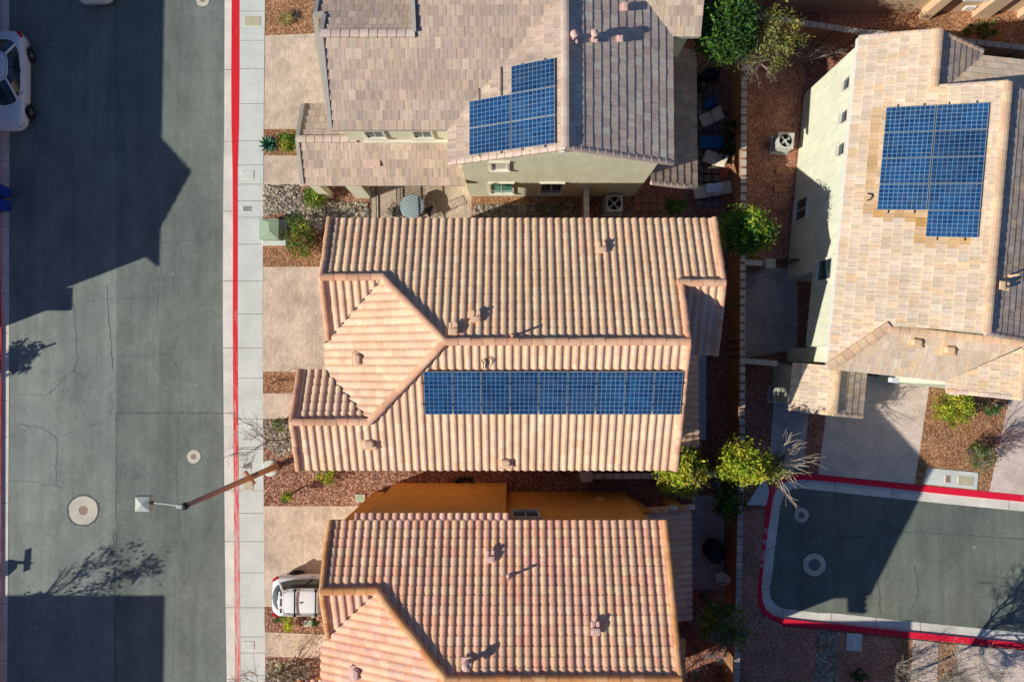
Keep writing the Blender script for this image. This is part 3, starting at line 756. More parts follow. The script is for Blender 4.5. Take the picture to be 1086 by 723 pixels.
sheet('gravel_bed', [(987, 400), (1076, 415), (1050, 521), (970, 513)], Z1, M['gravel_orange'], 'orange gravel front bed with shrubs')
sheet('driveway', [(1072, 415), (1240, 430), (1240, 540), (1049, 521)], Z2, M['paver_light'], 'pale driveway at the right edge above the court')
slab('pavement', [(984, 496), (1038, 501), (1036, 519), (979, 513)], -.02, .075, M['walk'], 'small concrete pad with utility lids by the court')
slab('pavement', [(807, 511), (812, 507), (816, 521), (812.5, 536), (792, 535)], -.02, .07, M['walk'], 'small concrete pad at the court corner')
sheet('path', [(968, 678), (995, 681), (992, 800), (962, 800)], Z1, M['paver_light'], 'pale paver path at the bottom right')
sheet('gravel_bed', [(995, 681), (1016, 683), (1010, 800), (992, 800)], Z1, M['gravel_orange'], 'orange gravel strip at the bottom right')
sheet('driveway', [(1016, 683), (1240, 704), (1240, 840), (1010, 800)], Z2, M['paver_light'], 'pale paver driveway at the bottom right corner')
sheet('gravel_bed', [(953, 676), (968, 678), (962, 800), (946, 800)], Z1, M['gravel_orange'], 'orange gravel under the bare tree')
sheet('gravel_bed', [(788, 540), (812, 540), (803, 630), (806, 650), (832, 664), (955, 677), (946, 800), (783, 800)], Z1, M['gravel_grey'], 'brown gravel verge round the court corner')
sheet('gravel_bed', [(791, 60), (862, 40), (850, 105), (834, 275), (791, 275)], Z1, M['gravel_dark'], 'brown gravel side yard beside the pale green wall')
sheet('ground', [(870, -60), (1010, -60), (1000, 30), (868, 30)], Z1, M['gravel_grey'], 'dirt yard behind the top right wall')
sheet('ground', [(930, -2), (1200, -2), (1200, 70), (930, 60)], Z2, M['gravel_orange'], 'tan dirt yard below the top right house')
slab('patio', [(738, 372), (749, 372), (749, 466), (738, 466)], -.05, .08, M['walk'], 'narrow grey concrete slab behind the peach roofed house')

def pavers(cells, label, mat, z=.012):
    mb = MB()
    for (x, y, w, h) in cells:
        p = W(x, y, z); mb.bbox(p.x, p.y, .06, w, h, .08, R(random.uniform(-2, 2)), bev=.012)
    return struct('paving', mb, mat, label)
pavers([(676 + 8.2 * i, 212 + 8.6 * j, .34, .36) for i in range(4) for j in range(2)], 'block of eight square pavers in the side yard', M['terracotta'])
pavers([(741 + 9 * i, 100 + 9 * j, .36, .36) for i in range(3) for j in range(14)], 'square paver terrace behind the grey roofed house', M['paver_yard'])
pavers([(827, 181, .42, .40), (825, 200, .42, .40), (824, 219, .42, .40), (822, 240, .42, .4), (840, 78, .4, .4), (850, 77, .4, .4), (862, 76, .4, .4)], 'square stepping stones beside the pale green wall', M['terracotta'])

# river stones (uncountable ground cover)
PHI = (1 + 5 ** .5) / 2
ICO = [Vector(p).normalized() for p in ((-1, PHI, 0), (1, PHI, 0), (-1, -PHI, 0), (1, -PHI, 0), (0, -1, PHI), (0, 1, PHI), (0, -1, -PHI), (0, 1, -PHI), (PHI, 0, -1), (PHI, 0, 1), (-PHI, 0, -1), (-PHI, 0, 1))]
ICF = [(0, 11, 5), (0, 5, 1), (0, 1, 7), (0, 7, 10), (0, 10, 11), (1, 5, 9), (5, 11, 4), (11, 10, 2), (10, 7, 6), (7, 1, 8), (3, 9, 4), (3, 4, 2), (3, 2, 6), (3, 6, 8), (3, 8, 9), (4, 9, 5), (2, 4, 11), (6, 2, 10), (8, 6, 7), (9, 8, 1)]
def inside(p, poly):
    r = False; j = len(poly) - 1
    for i in range(len(poly)):
        if (poly[i][1] > p[1]) != (poly[j][1] > p[1]) and p[0] < (poly[j][0] - poly[i][0]) * (p[1] - poly[i][1]) / (poly[j][1] - poly[i][1]) + poly[i][0]: r = not r
        j = i
    return r
def stones(poly, n, label, pal, s0=.04, s1=.11):
    mb = MB(); xs_ = [p[0] for p in poly]; ys_ = [p[1] for p in poly]; k = 0
    while k < n:
        p = (random.uniform(min(xs_), max(xs_)), random.uniform(min(ys_), max(ys_)))
        if not inside(p, poly): continue
        k += 1; w = W(*p, 0); s = random.uniform(s0, s1); a = random.uniform(.6, 1); b = random.uniform(.4, .7); rz = random.uniform(0, 6.3)
        mt = Matrix.Translation((w.x, w.y, s * b * .6)) @ Matrix.Rotation(rz, 4, 'Z') @ Matrix.Diagonal((s, s * a, s * b, 1))
        mb.add([mt @ (v * random.uniform(.88, 1.1)) for v in ICO], ICF, pick(pal, .25))
    o = mb.build('river_stones', M['stone']); tag(o, label, 'stones', kind='stuff'); return o
STP = [(.34, .29, .21), (.46, .40, .30), (.24, .20, .15), (.38, .29, .20), (.18, .15, .13), (.54, .47, .36)]
stones([(280, 197), (316, 197), (330, 212), (390, 216), (392, 234), (352, 234), (340, 244), (300, 226), (280, 228)], 1500, 'grey and tan river stones beside the green cabinet', STP)
stones([(280, 446), (312, 446), (312, 478), (298, 484), (281, 472)], 700, 'tan river stones under the bare tree by the peach roof', STP)
stones([(868, 668), (890, 670), (886, 730), (862, 730)], 700, 'grey river stone strip below the court', [(.30, .27, .20), (.42, .38, .28), (.2, .18, .14), (.5, .45, .35)])
stones([(283, 699), (330, 701), (328, 760), (283, 760)], 900, 'tan river stones in the bottom left bed', STP)
stones([(503, 218), (612, 216), (612, 234), (503, 234)], 700, 'dark river stones between the two roofs', [(.3, .26, .2), (.42, .36, .28), (.2, .17, .14)])
stones([(625, 205), (670, 208), (735, 220), (735, 240), (625, 240)], 500, 'grey pebbles round the condenser', [(.3, .26, .24), (.42, .36, .32), (.2, .17, .16)], .03, .07)
stones([(793, 80), (830, 90), (826, 270), (793, 270)], 700, 'scattered pebbles along the pale green house', [(.26, .15, .12), (.42, .30, .25), (.2, .12, .10)], .03, .06)

# ================================================================== HOUSES WITH BARREL TILES
PITCH = .447; E2 = 6.8; E3 = 7.4
def barrel_house(name, label, P, pal, cap_pal, stucco, ventmat, vents):
    root = thing(name, label, 'house', (P['xh'] + 5, (P['NY'] + P['SY']) / 2, 0))
    NY, SY, xh, xw1, xw2, xe2, e = P['NY'], P['SY'], P['xh'], P['xw1'], P['xw2'], P['xe2'], P['e']
    Yr = (NY + SY) / 2; zr = e + PITCH * (NY - SY) / 2; Y1, Y2 = P['Y1'], P['Y2']
    zN = lambda Y: e + PITCH * (NY - Y); zS = lambda Y: e + PITCH * (Y - SY)
    xa = xh + (zr - e) / PITCH; Xn = xa - (Y1 - Yr); Xs = xa - (Yr - Y2)
    z1, z2 = zN(Y1), zS(Y2)
    n_polys = [[(xw1, NY, e), (xw1, Y1, z1), (xe2, Y1, z1), (xe2, NY, e)], [(Xn, Y1, z1), (xa, Yr, zr), (xe2, Yr, zr), (xe2, Y1, z1)]]
    if P.get('xe1'):
        n_polys.append([(xe2, NY, e), (xe2, P['Yne'], zN(P['Yne'])), (P['xe1'], P['Yne'], zN(P['Yne'])), (P['xe1'], NY, e)])
    s_polys = [[(xw2, SY, e), (xe2, SY, e), (xe2, Y2, z2), (xw2, Y2, z2)], [(Xs, Y2, z2), (xe2, Y2, z2), (xe2, Yr, zr), (xa, Yr, zr)]]
    yv1, yv2 = Y1 - (Xn - xh), Y2 + (Xs - xh)
    w_poly = [(xa, Yr, zr), (Xn, Y1, z1), (xh, yv1, e), (xh, yv2, e), (Xs, Y2, z2)]
    cx = Xn - xw1; g1 = [(xw1, Y1, z1), (Xn, Y1, z1), (xw1, Y1 - cx, z1 - PITCH * cx)]
    g2 = [(xw2, Y2, z2), (xw2, yv2, z2 - PITCH * (yv2 - Y2)), (xh, yv2, e), (Xs, Y2, z2)]
    L = P['L']
    rf = tile_field(n_polys, 'barrel', [tuple(min(.92, v * k) for v, k in zip(c, (1.28, 1.02, .94))) for c in pal], root, M['tile'], 'roof', L, h=.040, butt=P['nb'])  # north planes: palette lightened and warmed to paint in the sun they lack
    tile_field(s_polys, 'barrel', pal, root, M['tile'], 'roof', L, butt=P['sb']); tile_field([w_poly], 'barrel', pal, root, M['tile'], 'roof', L, butt=P['sb'])
    tile_field([g1], 'barrel', pal, root, M['tile'], 'roof', L, butt=P['sb']); tile_field([g2], 'barrel', pal, root, M['tile'], 'roof', L)
    cm = CapSet(); up = .06
    def U(x, y, z): return (x, y, z + up)
    caps(cm, U(xa, Yr, zr), U(xe2, Yr, zr), cap_pal, .135); caps(cm, U(xa, Yr, zr), U(Xn, Y1, z1), cap_pal); caps(cm, U(xa, Yr, zr), U(Xs, Y2, z2), cap_pal)
    caps(cm, U(xw1, Y1, z1), U(Xn, Y1, z1), cap_pal); caps(cm, U(xw2, Y2, z2), U(Xs, Y2, z2), cap_pal)
    cm.build('ridge_cap', M['tile'], root)
    for (a, b) in (((xh, yv1, e), (Xn, Y1, z1)), ((xh, yv2, e), (Xs, Y2, z2))):
        a, b = Vector(a), Vector(b); d_ = (b - a).normalized(); sd_ = Vector((-d_.y, d_.x, 0)).normalized() * .03; vf = MB(); hz = Vector((0, 0, .055))
        k_ = 14
        for q_ in range(k_):
            c0, c1_ = a.lerp(b, q_ / k_), a.lerp(b, (q_ + .7) / k_); vf.quad(c0 - sd_ + hz, c0 + sd_ + hz, c1_ + sd_ + hz, c1_ - sd_ + hz)
        vf.build('valley_flashing', M['steel_dark'], root)
    rk = CapSet()
    def rake(a, b): caps(rk, (a[0], a[1], a[2] + .035), (b[0], b[1], b[2] + .035), cap_pal, .105, .36)
    rake((xw1, NY, e), (xw1, Y1, z1)); rake((xw1, Y1 - cx, z1 - PITCH * cx), (xw1, Y1, z1)); rake((xw2, SY, e), (xw2, Y2, z2)); rake((xw2, yv2, g2[1][2]), (xw2, Y2, z2))
    rake((xe2, SY, e), (xe2, Yr, zr)); rake((xe2, P.get('Yne', NY), zN(P.get('Yne', NY))), (xe2, Yr, zr))
    fa = CapSet()
    for a, b in (((xw1, NY - .03, e - .05), (P.get('xe1', xe2), NY - .03, e - .05)), ((xw2, SY + .03, e - .05), (xe2, SY + .03, e - .05)), ((xh + .03, yv1, e - .05), (xh + .03, yv2, e - .05)),
                 ((xe2 - .02, SY, e - .06), (xe2 - .02, Yr, zr - .06)), ((xe2 - .02, Yr, zr - .06), (xe2 - .02, P.get('Yne', NY), zN(P.get('Yne', NY)) - .06)),
                 ((xw1 + .02, NY, e - .06), (xw1 + .02, Y1, z1 - .06)), ((xw1 + .02, Y1, z1 - .06), (xw1 + .02, Y1 - cx, z1 - PITCH * cx - .06)), ((xw2 + .02, SY, e - .06), (xw2 + .02, Y2, z2 - .06)), ((xw2 + .02, Y2, z2 - .06), (xw2 + .02, yv2, g2[1][2] - .06))):
        fa.beam(a, b, .05, .2)
    ox = P['ov']
    wl = MB()
    wN, wS = NY - ox[0], SY + ox[1]
    k = .16
    # main body: gable section run along x
    def sect(x): return [(x, wN, 0), (x, wN, zN(wN) - k), (x, Yr, zr - k), (x, wS, zS(wS) - k), (x, wS, 0)]
    wl.loft([sect(xa), sect(xe2 - .28)])
    wl.box(xh + .45, xa - .002, wS + .002, wN - .002, 0, e - .1)
    wl.box(xw2 + .35, xh + .44, wS + .004, yv2 - .35, 0, min(e, g2[1][2]) - .12)
    wl.box(xw1 + .30, xh + .43, yv1 + .05, wN - .004, 0, e - .12)
    if P.get('xe1'):
        xe1, Yne, yse = P['xe1'], P['Yne'], P['yse']; zn = zN(Yne); zse = zn - PITCH * (Yne - yse)
        tile_field([[(xe2 - .05, Yne, zn), (xe1, Yne, zn), (xe1, yse, zse), (xe2 - .05, yse, zse)]], 'barrel', pal, root, M['tile'], 'roof', L)
        caps(cm2 := MB(), U(xe2 - .15, Yne, zn), U(xe1, Yne, zn), cap_pal); cm2.build('ridge_cap', M['tile'], root)
        rake((xe1, NY, e), (xe1, Yne, zn)); rake((xe1, yse, zse), (xe1, Yne, zn))
        wl.box(xe2 - .277, xe1 - .35, yse + .3, wN - .006, 0, zse - .15)
        wl.loft([[(x, yse + .3, zse - .15), (x, Yne, zn - k), (x, wN - .006, zN(wN) - k), (x, wN - .006, zse - .15)] for x in (xe2 - .277, xe1 - .35)])
        for a, b in (((xe1 - .02, NY, e - .06), (xe1 - .02, Yne, zn - .06)), ((xe1 - .02, Yne, zn - .06), (xe1 - .02, yse, zse - .06)), ((xe2, yse + .03, zse - .06), (xe1, yse + .03, zse - .06))): fa.beam(a, b, .05, .2)
    rk.build('rake_tile', M['tile'], root); fa.build('fascia', M['fascia_brown'], root)
    if P.get('bump'):
        bx0, bx1, by = P['bump']; zz = e - PITCH * (by - NY)
        tile_field([[(bx0, NY, e), (bx1, NY, e), (bx1, by, zz), (bx0, by, zz)]], 'barrel', pal, root, M['tile'], 'roof', L)
        wl.box(bx0 + .25, bx1 - .15, wN - .01, by - .12, 0, zz - .06)
    wall = wl.build('wall', stucco, root)
    # shed roof over the back patio
    sx0, sx1, sy0, sy1, sz0, sz1 = P['shed']
    tile_field([[(sx0, sy0, sz0), (sx0, sy1, sz0), (sx1, sy1, sz1), (sx1, sy0, sz1)]], 'barrel', P.get('shed_pal', pal), root, M['tile'], 'porch_roof', L)
    pm_ = MB()
    for yy in (sy0 + .25, (sy0 + sy1) / 2, sy1 - .25): pm_.bbox(sx1 - .3, yy, (sz1 - .1) / 2, .28, .28, sz1 - .1, 0, bev=.02)
    pm_.beam((sx1 - .3, sy0, sz1 - .05), (sx1 - .3, sy1, sz1 - .05), .2, .22)
    pm_.build('porch_post', stucco, root)
    # garage door and windows on the street and side walls
    xg = xh + .45
    gd = MB(); gy0, gy1 = Yr - 1.9, Yr + 2.6
    for q in range(4):
        for r_ in range(4): gd.bbox(xg - .02, gy0 + (gy1 - gy0) * (r_ + .5) / 4, .3 + .56 * q, .05, (gy1 - gy0) / 4 - .03, .52, 0, bev=.01)
    gd.build('garage_door', M['garage'], root)
    for yy in (Yr - 1.2, Yr + 1.4): window(root, (xg, yy + .6, 0), (xg, yy - .6, 0), 3.9, 5.2, (-1, 0, 0), M['cream'])
    for xx in P['swin']: window(root, (xx, wS, 0), (xx + 1.1, wS, 0), 3.8, 5.0, (0, -1, 0), M['cream'])
    for xx, za, zb in P['nwin']: window(root, (xx + 1.0, wN, 0), (xx, wN, 0), za, zb, (0, 1, 0), M['cream'])
    for pxl, pyl, kind, pln in vents:
        nn = {'N': (0, PITCH, 1), 'S': (0, -PITCH, 1), 'W': (-PITCH, 0, 1)}[pln]; nv = Vector(nn).normalized()
        p0 = {'N': (0, NY, e), 'S': (0, SY, e), 'W': (xh, 0, e)}[pln]
        roof_vent(rf, WP(pxl, pyl, p0, nv) + nv * .02, nv, ventmat, kind, {'N': 0, 'S': math.pi, 'W': math.pi / 2}[pln])
    return root, dict(Yr=Yr, zr=zr, xa=xa, zN=zN, zS=zS)

NY2 = W(550, 232, E2).y; SY2 = W(550, 498, E2).y; nN = Vector((0, PITCH, 1)).normalized(); nS = Vector((0, -PITCH, 1)).normalized()
P2 = dict(e=E2, NY=NY2, SY=SY2, xh=W(345, 383, E2).x, xw1=W(350, 233, E2).x, xe1=W(757, 232, E2).x, xe2=W(716, 498, E2).x,
          Y1=WP(400, 294, (0, NY2, E2), nN).y, Y2=WP(400, 447, (0, SY2, E2), nS).y, Yne=WP(745, 300, (0, NY2, E2), nN).y, L=.34, sb=.006, nb=.016, ov=(.30, .35),
          swin=(-5.5, -1.0, 2.6), nwin=((-3, 3.8, 5.0), (2, 3.8, 5.0)))
P2['xw2'] = WP(310, 447, (0, SY2, E2), nS).x; P2['yse'] = W(757, 376, E2 - .1).y
P2['shed'] = (P2['xe2'] - .35, W(740, 420, 3.0).x, W(740, 474, 3.0).y, W(740, 376, 3.0).y, 3.85, 3.0)
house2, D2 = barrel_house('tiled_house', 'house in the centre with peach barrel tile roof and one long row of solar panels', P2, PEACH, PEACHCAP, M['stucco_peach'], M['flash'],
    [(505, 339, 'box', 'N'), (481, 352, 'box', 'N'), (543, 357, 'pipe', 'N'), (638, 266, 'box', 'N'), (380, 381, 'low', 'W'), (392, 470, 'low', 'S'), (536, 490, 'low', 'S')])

dY = W(400, 627, 7.3).y - W(400, 295, 7.3).y
NY3 = W(620, 552, E3).y; SY3 = NY3 - (NY2 - SY2)
P3 = dict(e=E3, NY=NY3, SY=SY3, xh=P2['xh'] + .12, xw1=W(350, 553, E3).x, xe2=W(705, 552, E3).x, Y1=WP(400, 626, (0, NY3, E3), nN).y, Y2=P2['Y2'] + (NY3 - NY2), xw2=P2['xw2'] + .35, L=.33, sb=.014, nb=.022, ov=(.30, .35),
          bump=(W(376, 545, E3).x, W(540, 545, E3).x, W(450, 544.5, E3 - .1).y), swin=(-5, 0), nwin=((.05, 4.6, 5.7),))
P3['shed'] = (P3['xe2'] - .3, W(733, 600, 3.0).x, W(733, 657, 3.0).y, W(733, 541, 3.0).y, 3.75, 3.0)
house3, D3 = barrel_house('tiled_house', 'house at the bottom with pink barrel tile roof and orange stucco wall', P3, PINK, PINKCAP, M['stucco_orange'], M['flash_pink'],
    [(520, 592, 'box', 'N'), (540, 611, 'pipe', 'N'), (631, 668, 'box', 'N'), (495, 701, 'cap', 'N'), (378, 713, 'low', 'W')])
sx0_, sx1_, _, sy1_, _, _ = P3['shed']
ww = MB(); ww.box(P3['xe2'] - .3, P3['xe2'] + .25, sy1_ - .28, sy1_ + .02, 0, 3.3); ww.box(sx1_ - .55, sx1_ - .15, sy1_ - .281, sy1_ + .021, 0, 2.95); ww.box(P3['xe2'] + .2, sx1_ - .5, sy1_ - .279, sy1_ + .019, 2.35, 2.98)
ww.build('arch_wall', M['stucco_orange'], house3)
# small gable strip low on the right of the bottom house and its parapet cap over the patio
pk = MB(); caps(pk, W(688, 541, 3.75), W(735, 537, 3.05), GREYCAP + PINKCAP, .12); pk.build('rake_tile', M['tile'], house3, True)
tile_field([[(P3['xe2'] - .1, P3['SY'] - .5, 6.9), (P3['xe2'] - .1, W(725, 676, 6.9).y, 6.9), (W(726, 676, 6.8).x, W(725, 676, 6.9).y, 6.8), (W(726, 676, 6.8).x, P3['SY'] - .5, 6.8)]], 'barrel', PINKCAP, house3, M['tile'], 'porch_roof', .33)

# ================================================================== GREY SHAKE-TILE HOUSE (top centre)
E1 = 6.0
ys_e = W(400, 137, E1).y; yg = W(600, 172.5, E1).y; xwl = W(476, 172, E1).x; xel = W(714, 172, E1).x; xr = (xwl + xel) / 2; zr1 = E1 + PITCH * (xel - xwl) / 2
house1 = thing('shake_roof_house', 'house at the top with grey brown flat tile roof and sage green wall', 'house', (0, 12, 0))
nS1 = nS; p_s = (0, ys_e, E1)
Yr1 = ys_e + (zr1 - E1) / PITCH; zS1 = lambda Y: E1 + PITCH * (Y - ys_e)
Yw = WP(380, 36, p_s, nS1).y; zw = zS1(Yw); xw = W(346, 84, 6.7).x; xm = WP(439, 20, p_s, nS1).x
top = Yr1 + 6
# south plane of the west wing (valley against the gable's west plane runs at 45 degrees)
vx = lambda Y: xwl + (zS1(Y) - E1) / PITCH
roofA = tile_field([[(xw, ys_e, E1), (vx(ys_e), ys_e, E1), (vx(Yw), Yw, zw), (xw, Yw, zw)], [(xm, Yw, zw), (vx(Yw), Yw, zw), (vx(Yr1), Yr1, zr1), (xm, Yr1, zr1)]], 'flat', GREY, house1, M['tile_flat'], 'roof', .375, .33, 0, .035)
tile_field([[(xw, Yw, zw), (xm, Yw, zw), (xm, Yw + 4.5, zw - PITCH * 4.5), (xw, Yw + 4.5, zw - PITCH * 4.5)]], 'flat', GREY, house1, M['tile_flat'], 'roof', .375, .33, 0, .035)
xo = W(336, 10, 6.8).x; yo = Yw + .95
tile_field([[(xo, yo, zw - PITCH * .95), (xw, yo, zw - PITCH * .95), (xw, Yw + 4.5, zw - PITCH * 4.5), (xo, Yw + 4.5, zw - PITCH * 4.5)]], 'flat', GREY, house1, M['tile_flat'], 'roof', .375, .33, 0, .035)
tile_field([[(xm, Yr1, zr1), (xr, Yr1, zr1), (xr, top, zr1 - PITCH * 6), (xm, top, zr1 - PITCH * 6)]], 'flat', GREY, house1, M['tile_flat'], 'roof', .375, .33, 0, .035)
# gable running north-south: west plane (from the valley to the ridge) and east plane
tile_field([[(xwl, yg, E1), (xr, yg, zr1), (xr, Yr1, zr1), (xwl, ys_e, E1)]], 'flat', GREY, house1, M['tile_flat'], 'roof', .375, .33, 0, .035)
yne = W(728, 38, E1).y; xne = W(743, 38, E1).x; rise_ne = 3.2
zE = lambda X: E1 + PITCH * (xel - X)
vxE = lambda Y: xel - (Y - yne)
tile_field([[(xel, yg, E1), (xel, yne, E1), (xr, yne + (xel - xr), zr1), (xr, yg, zr1)]], 'flat', [tuple(min(.9, v * 1.38) for v in c) for c in GREY], house1, M['tile_flat'], 'roof', .375, .33, 0, .012)  # east plane: palette lightened to make up for its grazing sunlight
tile_field([[(xel, yne, E1), (xne, yne, E1), (xne, yne + rise_ne, E1 + PITCH * rise_ne), (xel - rise_ne, yne + rise_ne, E1 + PITCH * rise_ne)]], 'flat', SAND[2:] + GREY, house1, M['tile_flat'], 'roof', .375, .33, 0, .035)
# low roof over the garage and entry
EL = 3.0; ye = W(400, 196, EL).y; yrl = W(340, 148, 3.77).y; zl = EL + PITCH * (yrl - ye); xlw = W(321, 190, EL).x; xle = W(493, 193, EL).x
tile_field([[(xlw, ye, EL), (xle, ye, EL), (xle, yrl, zl), (xlw, yrl, zl)]], 'flat', GREY, house1, M['tile_flat'], 'porch_roof', .375, .33, 0, .035)
tile_field([[(xlw, yrl, zl), (xw + .4, yrl, zl), (xw + .4, W(330, 110, 3.1).y, zl - PITCH * (W(330, 110, 3.1).y - yrl)), (xlw, W(330, 110, 3.1).y, zl - PITCH * (W(330, 110, 3.1).y - yrl))]], 'flat', GREY, house1, M['tile_flat'], 'porch_roof', .375, .33, 0, .035)
# low roof on the back
xs1 = W(738, 120, 3.0).x; ysb = W(738, 199, 3.0).y; ynb = W(738, 54, 3.0).y
DGREY = [tuple(v * .8 for v in c) for c in GREY]
tile_field([[(xel - .5, ysb, 3.0 + .42 * (xs1 - xel + .5)), (xs1, ysb, 3.0), (xs1, ynb, 3.0), (xel - .5, ynb, 3.0 + .42 * (xs1 - xel + .5))]], 'flat', DGREY, house1, M['tile_flat'], 'porch_roof', .375, .33, 0, .03)
c1 = CapSet(); u_ = .05
flat_caps(c1, (xm, Yr1, zr1 + u_), (xr, Yr1, zr1 + u_), GREYCAP); flat_caps(c1, (xr, yg, zr1 + u_), (xr, top, zr1 + u_), GREYCAP, .15)
flat_caps(c1, (xw, Yw, zw + u_), (xm, Yw, zw + u_), GREYCAP, .15); flat_caps(c1, (xlw, yrl, zl + u_), (xw + .55, yrl, zl + u_), GREYCAP, .14)
c1.build('ridge_cap', M['tile_flat'], house1)
r1 = CapSet()
def rk1(a, b, r=.11): flat_caps(r1, a, b, GREYCAP, r, .36, .04)
rk1((xwl, yg, E1), (xr, yg, zr1)); rk1((xel, yg, E1), (xr, yg, zr1)); rk1((xs1, ysb, 3.0), (xel - .45, ysb, 3.0 + .42 * (xs1 - xel + .45)))
r1.build('rake_tile', M['tile_flat'], house1)
f1 = CapSet()
for a, b in (((xw, ys_e, E1 - .03), (xw, Yw, zw - .0)), ((xw - .0, Yw, zw), (xw, yo, zw - PITCH * .95)), ((xm, Yw, zw + .1), (xm, Yr1, zr1 + .03)), ((xlw, ye, EL), (xlw, yrl, zl)), ((xlw, yrl, zl), (xlw, W(330, 110, 3.1).y, zl - .75)), ((xo, yo, zw - .42), (xo, Yw + 4, zw - 1.8)), ((xo, yo, zw - .42), (xw, yo, zw - .42))):
    f1.beam((a[0], a[1], a[2] + .09), (b[0], b[1], b[2] + .09), .16, .24)
# second, lower band along the west gable
f1.beam(W(333.5, 16, 5.2), W(345.5, 104, 5.2), .17, .2)
for a, b in (((xw, ys_e + .02, E1 - .03), (vx(ys_e) - .1, ys_e + .02, E1 - .03)), ((xlw, ye + .03, EL - .03), (xle, ye + .03, EL - .03)), ((xel - .02, yg, E1 - .03), (xel - .02, yne, E1 - .03)), ((xel, yne + .02, E1 - .03), (xne, yne + .02, E1 - .03)), ((xs1 - .02, ysb, 2.96), (xs1 - .02, ynb, 2.96)), ((xne, yne, E1 - .02), (xne, yne + 3, E1 + 1.3))):
    f1.beam(a, b, .05, .2)
f1.build('fascia', M['fascia'], house1)
w1 = MB(); wy = W(550, 208.5, 0).y; wx0 = W(498, 208, 0).x; wx1 = W(700, 173, 5.9).x; k = .14
zWp = lambda X: E1 + PITCH * (X - xwl)
def gs(y): return [(wx0, y, 0), (wx1, y, 0), (wx1, y, zE(wx1) - k), (xr, y, zr1 - k), (wx0, y, zWp(wx0) - k)]
w1.loft([gs(wy), gs(top - 1)])
wyw = ys_e + .25
w1.loft([[(x, wyw, 0), (x, wyw, zS1(wyw) - k), (x, Yw, zw - k), (x, Yw + 4.2, zw - PITCH * 4.2 - k), (x, Yw + 4.2, 0)] for x in (xw + .25, wx0 + .3)])
w1.loft([[(x, Yw, 0), (x, Yw, zw - k), (x, Yr1, zr1 - k), (x, top - 1.1, zr1 - PITCH * 4.9 - k), (x, top - 1.1, 0)] for x in (xm + .2, wx0 + .35)])
w1.box(wx1 - .1, xne - .3, yne + .3, top - 1.2, 0, E1 - .05)
w1.box(xlw + .35, wx0 + .2, ye + 1.6, wyw - .003, 0, EL + .35)
# entry piers under the low eave
for x0, x1 in ((343, 353), (378, 394)):
    a, b = W(x0, 203, .0).x, W(x1, 203, 0).x; w1.box(a, b, ye + .12, ye + .42, 0, EL - .05)
w1.build('wall', M['stucco_green'], house1)
tr = MB(); tr.box(xw + .9, xle - .05, wyw - .10, wyw + .02, zl - .07, zl + .10); tr.build('trim_band', M['cream'], house1)
def wz(px, py, Y):   # height on a wall at world Y seen at (px, py)
    d = ray(px, py); return HC + d.z * (Y / d.y)
for a, b, t, bt in ((519, 545, 193.5, 205.2), (572, 597, 193.5, 205.2)):
    z0, z1 = wz(a, bt, wy), wz(a, t, wy); zz = (z0 + z1) / 2; x0 = W(a + 2, 200, zz).x; x1 = W(b - 2, 200, zz).x
    window(house1, (x0, wy, 0), (x1, wy, 0), z0 + .2, z1, (0, -1, 0), M['cream'], M['glass_teal'] if a < 550 else M['glass'])
z0, z1 = wz(530, 180, wy), wz(530, 171, wy); window(house1, (W(522, 176, 5).x, wy, 0), (W(538, 176, 5).x, wy, 0), z0 + .1, z1 - .05, (0, -1, 0), M['cream'], M['cream'], mull=False)
for a, b in ((388, 406), (439, 457)):
    x0, x1 = W(a, 142, 4.8).x, W(b, 142, 4.8).x; window(house1, (x0, wyw, 0), (x1, wyw, 0), 4.35, 5.2, (0, -1, 0), M['cream'])
bx = MB(); p = W(598, 163, 7.4); bx.bbox(xr - .05, wy - .06, 7.3, .2, .12, .16, 0, bev=.02); bx.build('wall_vent', M['white'], house1)
p_e = (xel, 0, E1); nE = Vector((PITCH, 0, 1)).normalized()
for x, y, kd in ((608, 42, 'cap'), (629, 41, 'cap'), (657, 42, 'box'), (662, 9, 'box')): roof_vent(roofA, WP(x, y, p_e, nE), nE, M['flash_pink'], kd, math.pi / 2)
pt_ = MB(); q = W(395, 173, 3.4); pt_.bbox(q.x, q.y, EL + PITCH * (q.y - ye) + .07, .72, .34, .05, 0, bev=.02); pt_.build('patch_tile', M['flash_pink'], house1)
q = MB(); g0, g1_ = W(340, 60, 0).y, W(340, 118, 0).y
for a in range(4):
    for b in range(4): q.bbox(xw + .22, g1_ + (g0 - g1_) * (a + .5) / 4, .3 + .55 * b, .06, (g0 - g1_) / 4 - .03, .51, 0, bev=.01)
q.build('garage_door', M['garage'], house1)

# ================================================================== SAND COLOURED HOUSE (right)
EE = 5.5
A = W(911, 40, EE); B = W(878, 392, EE); dv = (B - A).normalized(); ev = Vector((-dv.y, dv.x, 0)); ev = ev if ev.x > 0 else -ev   # dv along the eave, ev into the roof
house4 = thing('shake_roof_house', 'house on the right with sandy flat tile roof and pale green wall', 'house', (17, 6, 0))
nW4 = (Vector((0, 0, 1)) - ev * PITCH).normalized()
up4 = lambda x, y: WP(x, y, A, nW4)
r1a, r1b, r2a, r2b, hp = up4(996, 28), up4(990, 92), up4(1070, 88), up4(1044, 353), up4(943, 345)
def L4(s, t, z): q = A + dv * s + ev * t; return Vector((q.x, q.y, z))
def co4(p): d = Vector((p.x, p.y, 0)) - Vector((A.x, A.y, 0)); return d.dot(dv), d.dot(ev)
s1b = (co4(r1b)[0] + co4(r2a)[0]) / 2; t1 = (co4(r1a)[1] + co4(r1b)[1]) / 2; t2 = (co4(r2a)[1] + co4(r2b)[1]) / 2; s0 = co4(A)[0]; shp, thp = co4(hp); s2 = (co4(r2b)[0] + shp) / 2
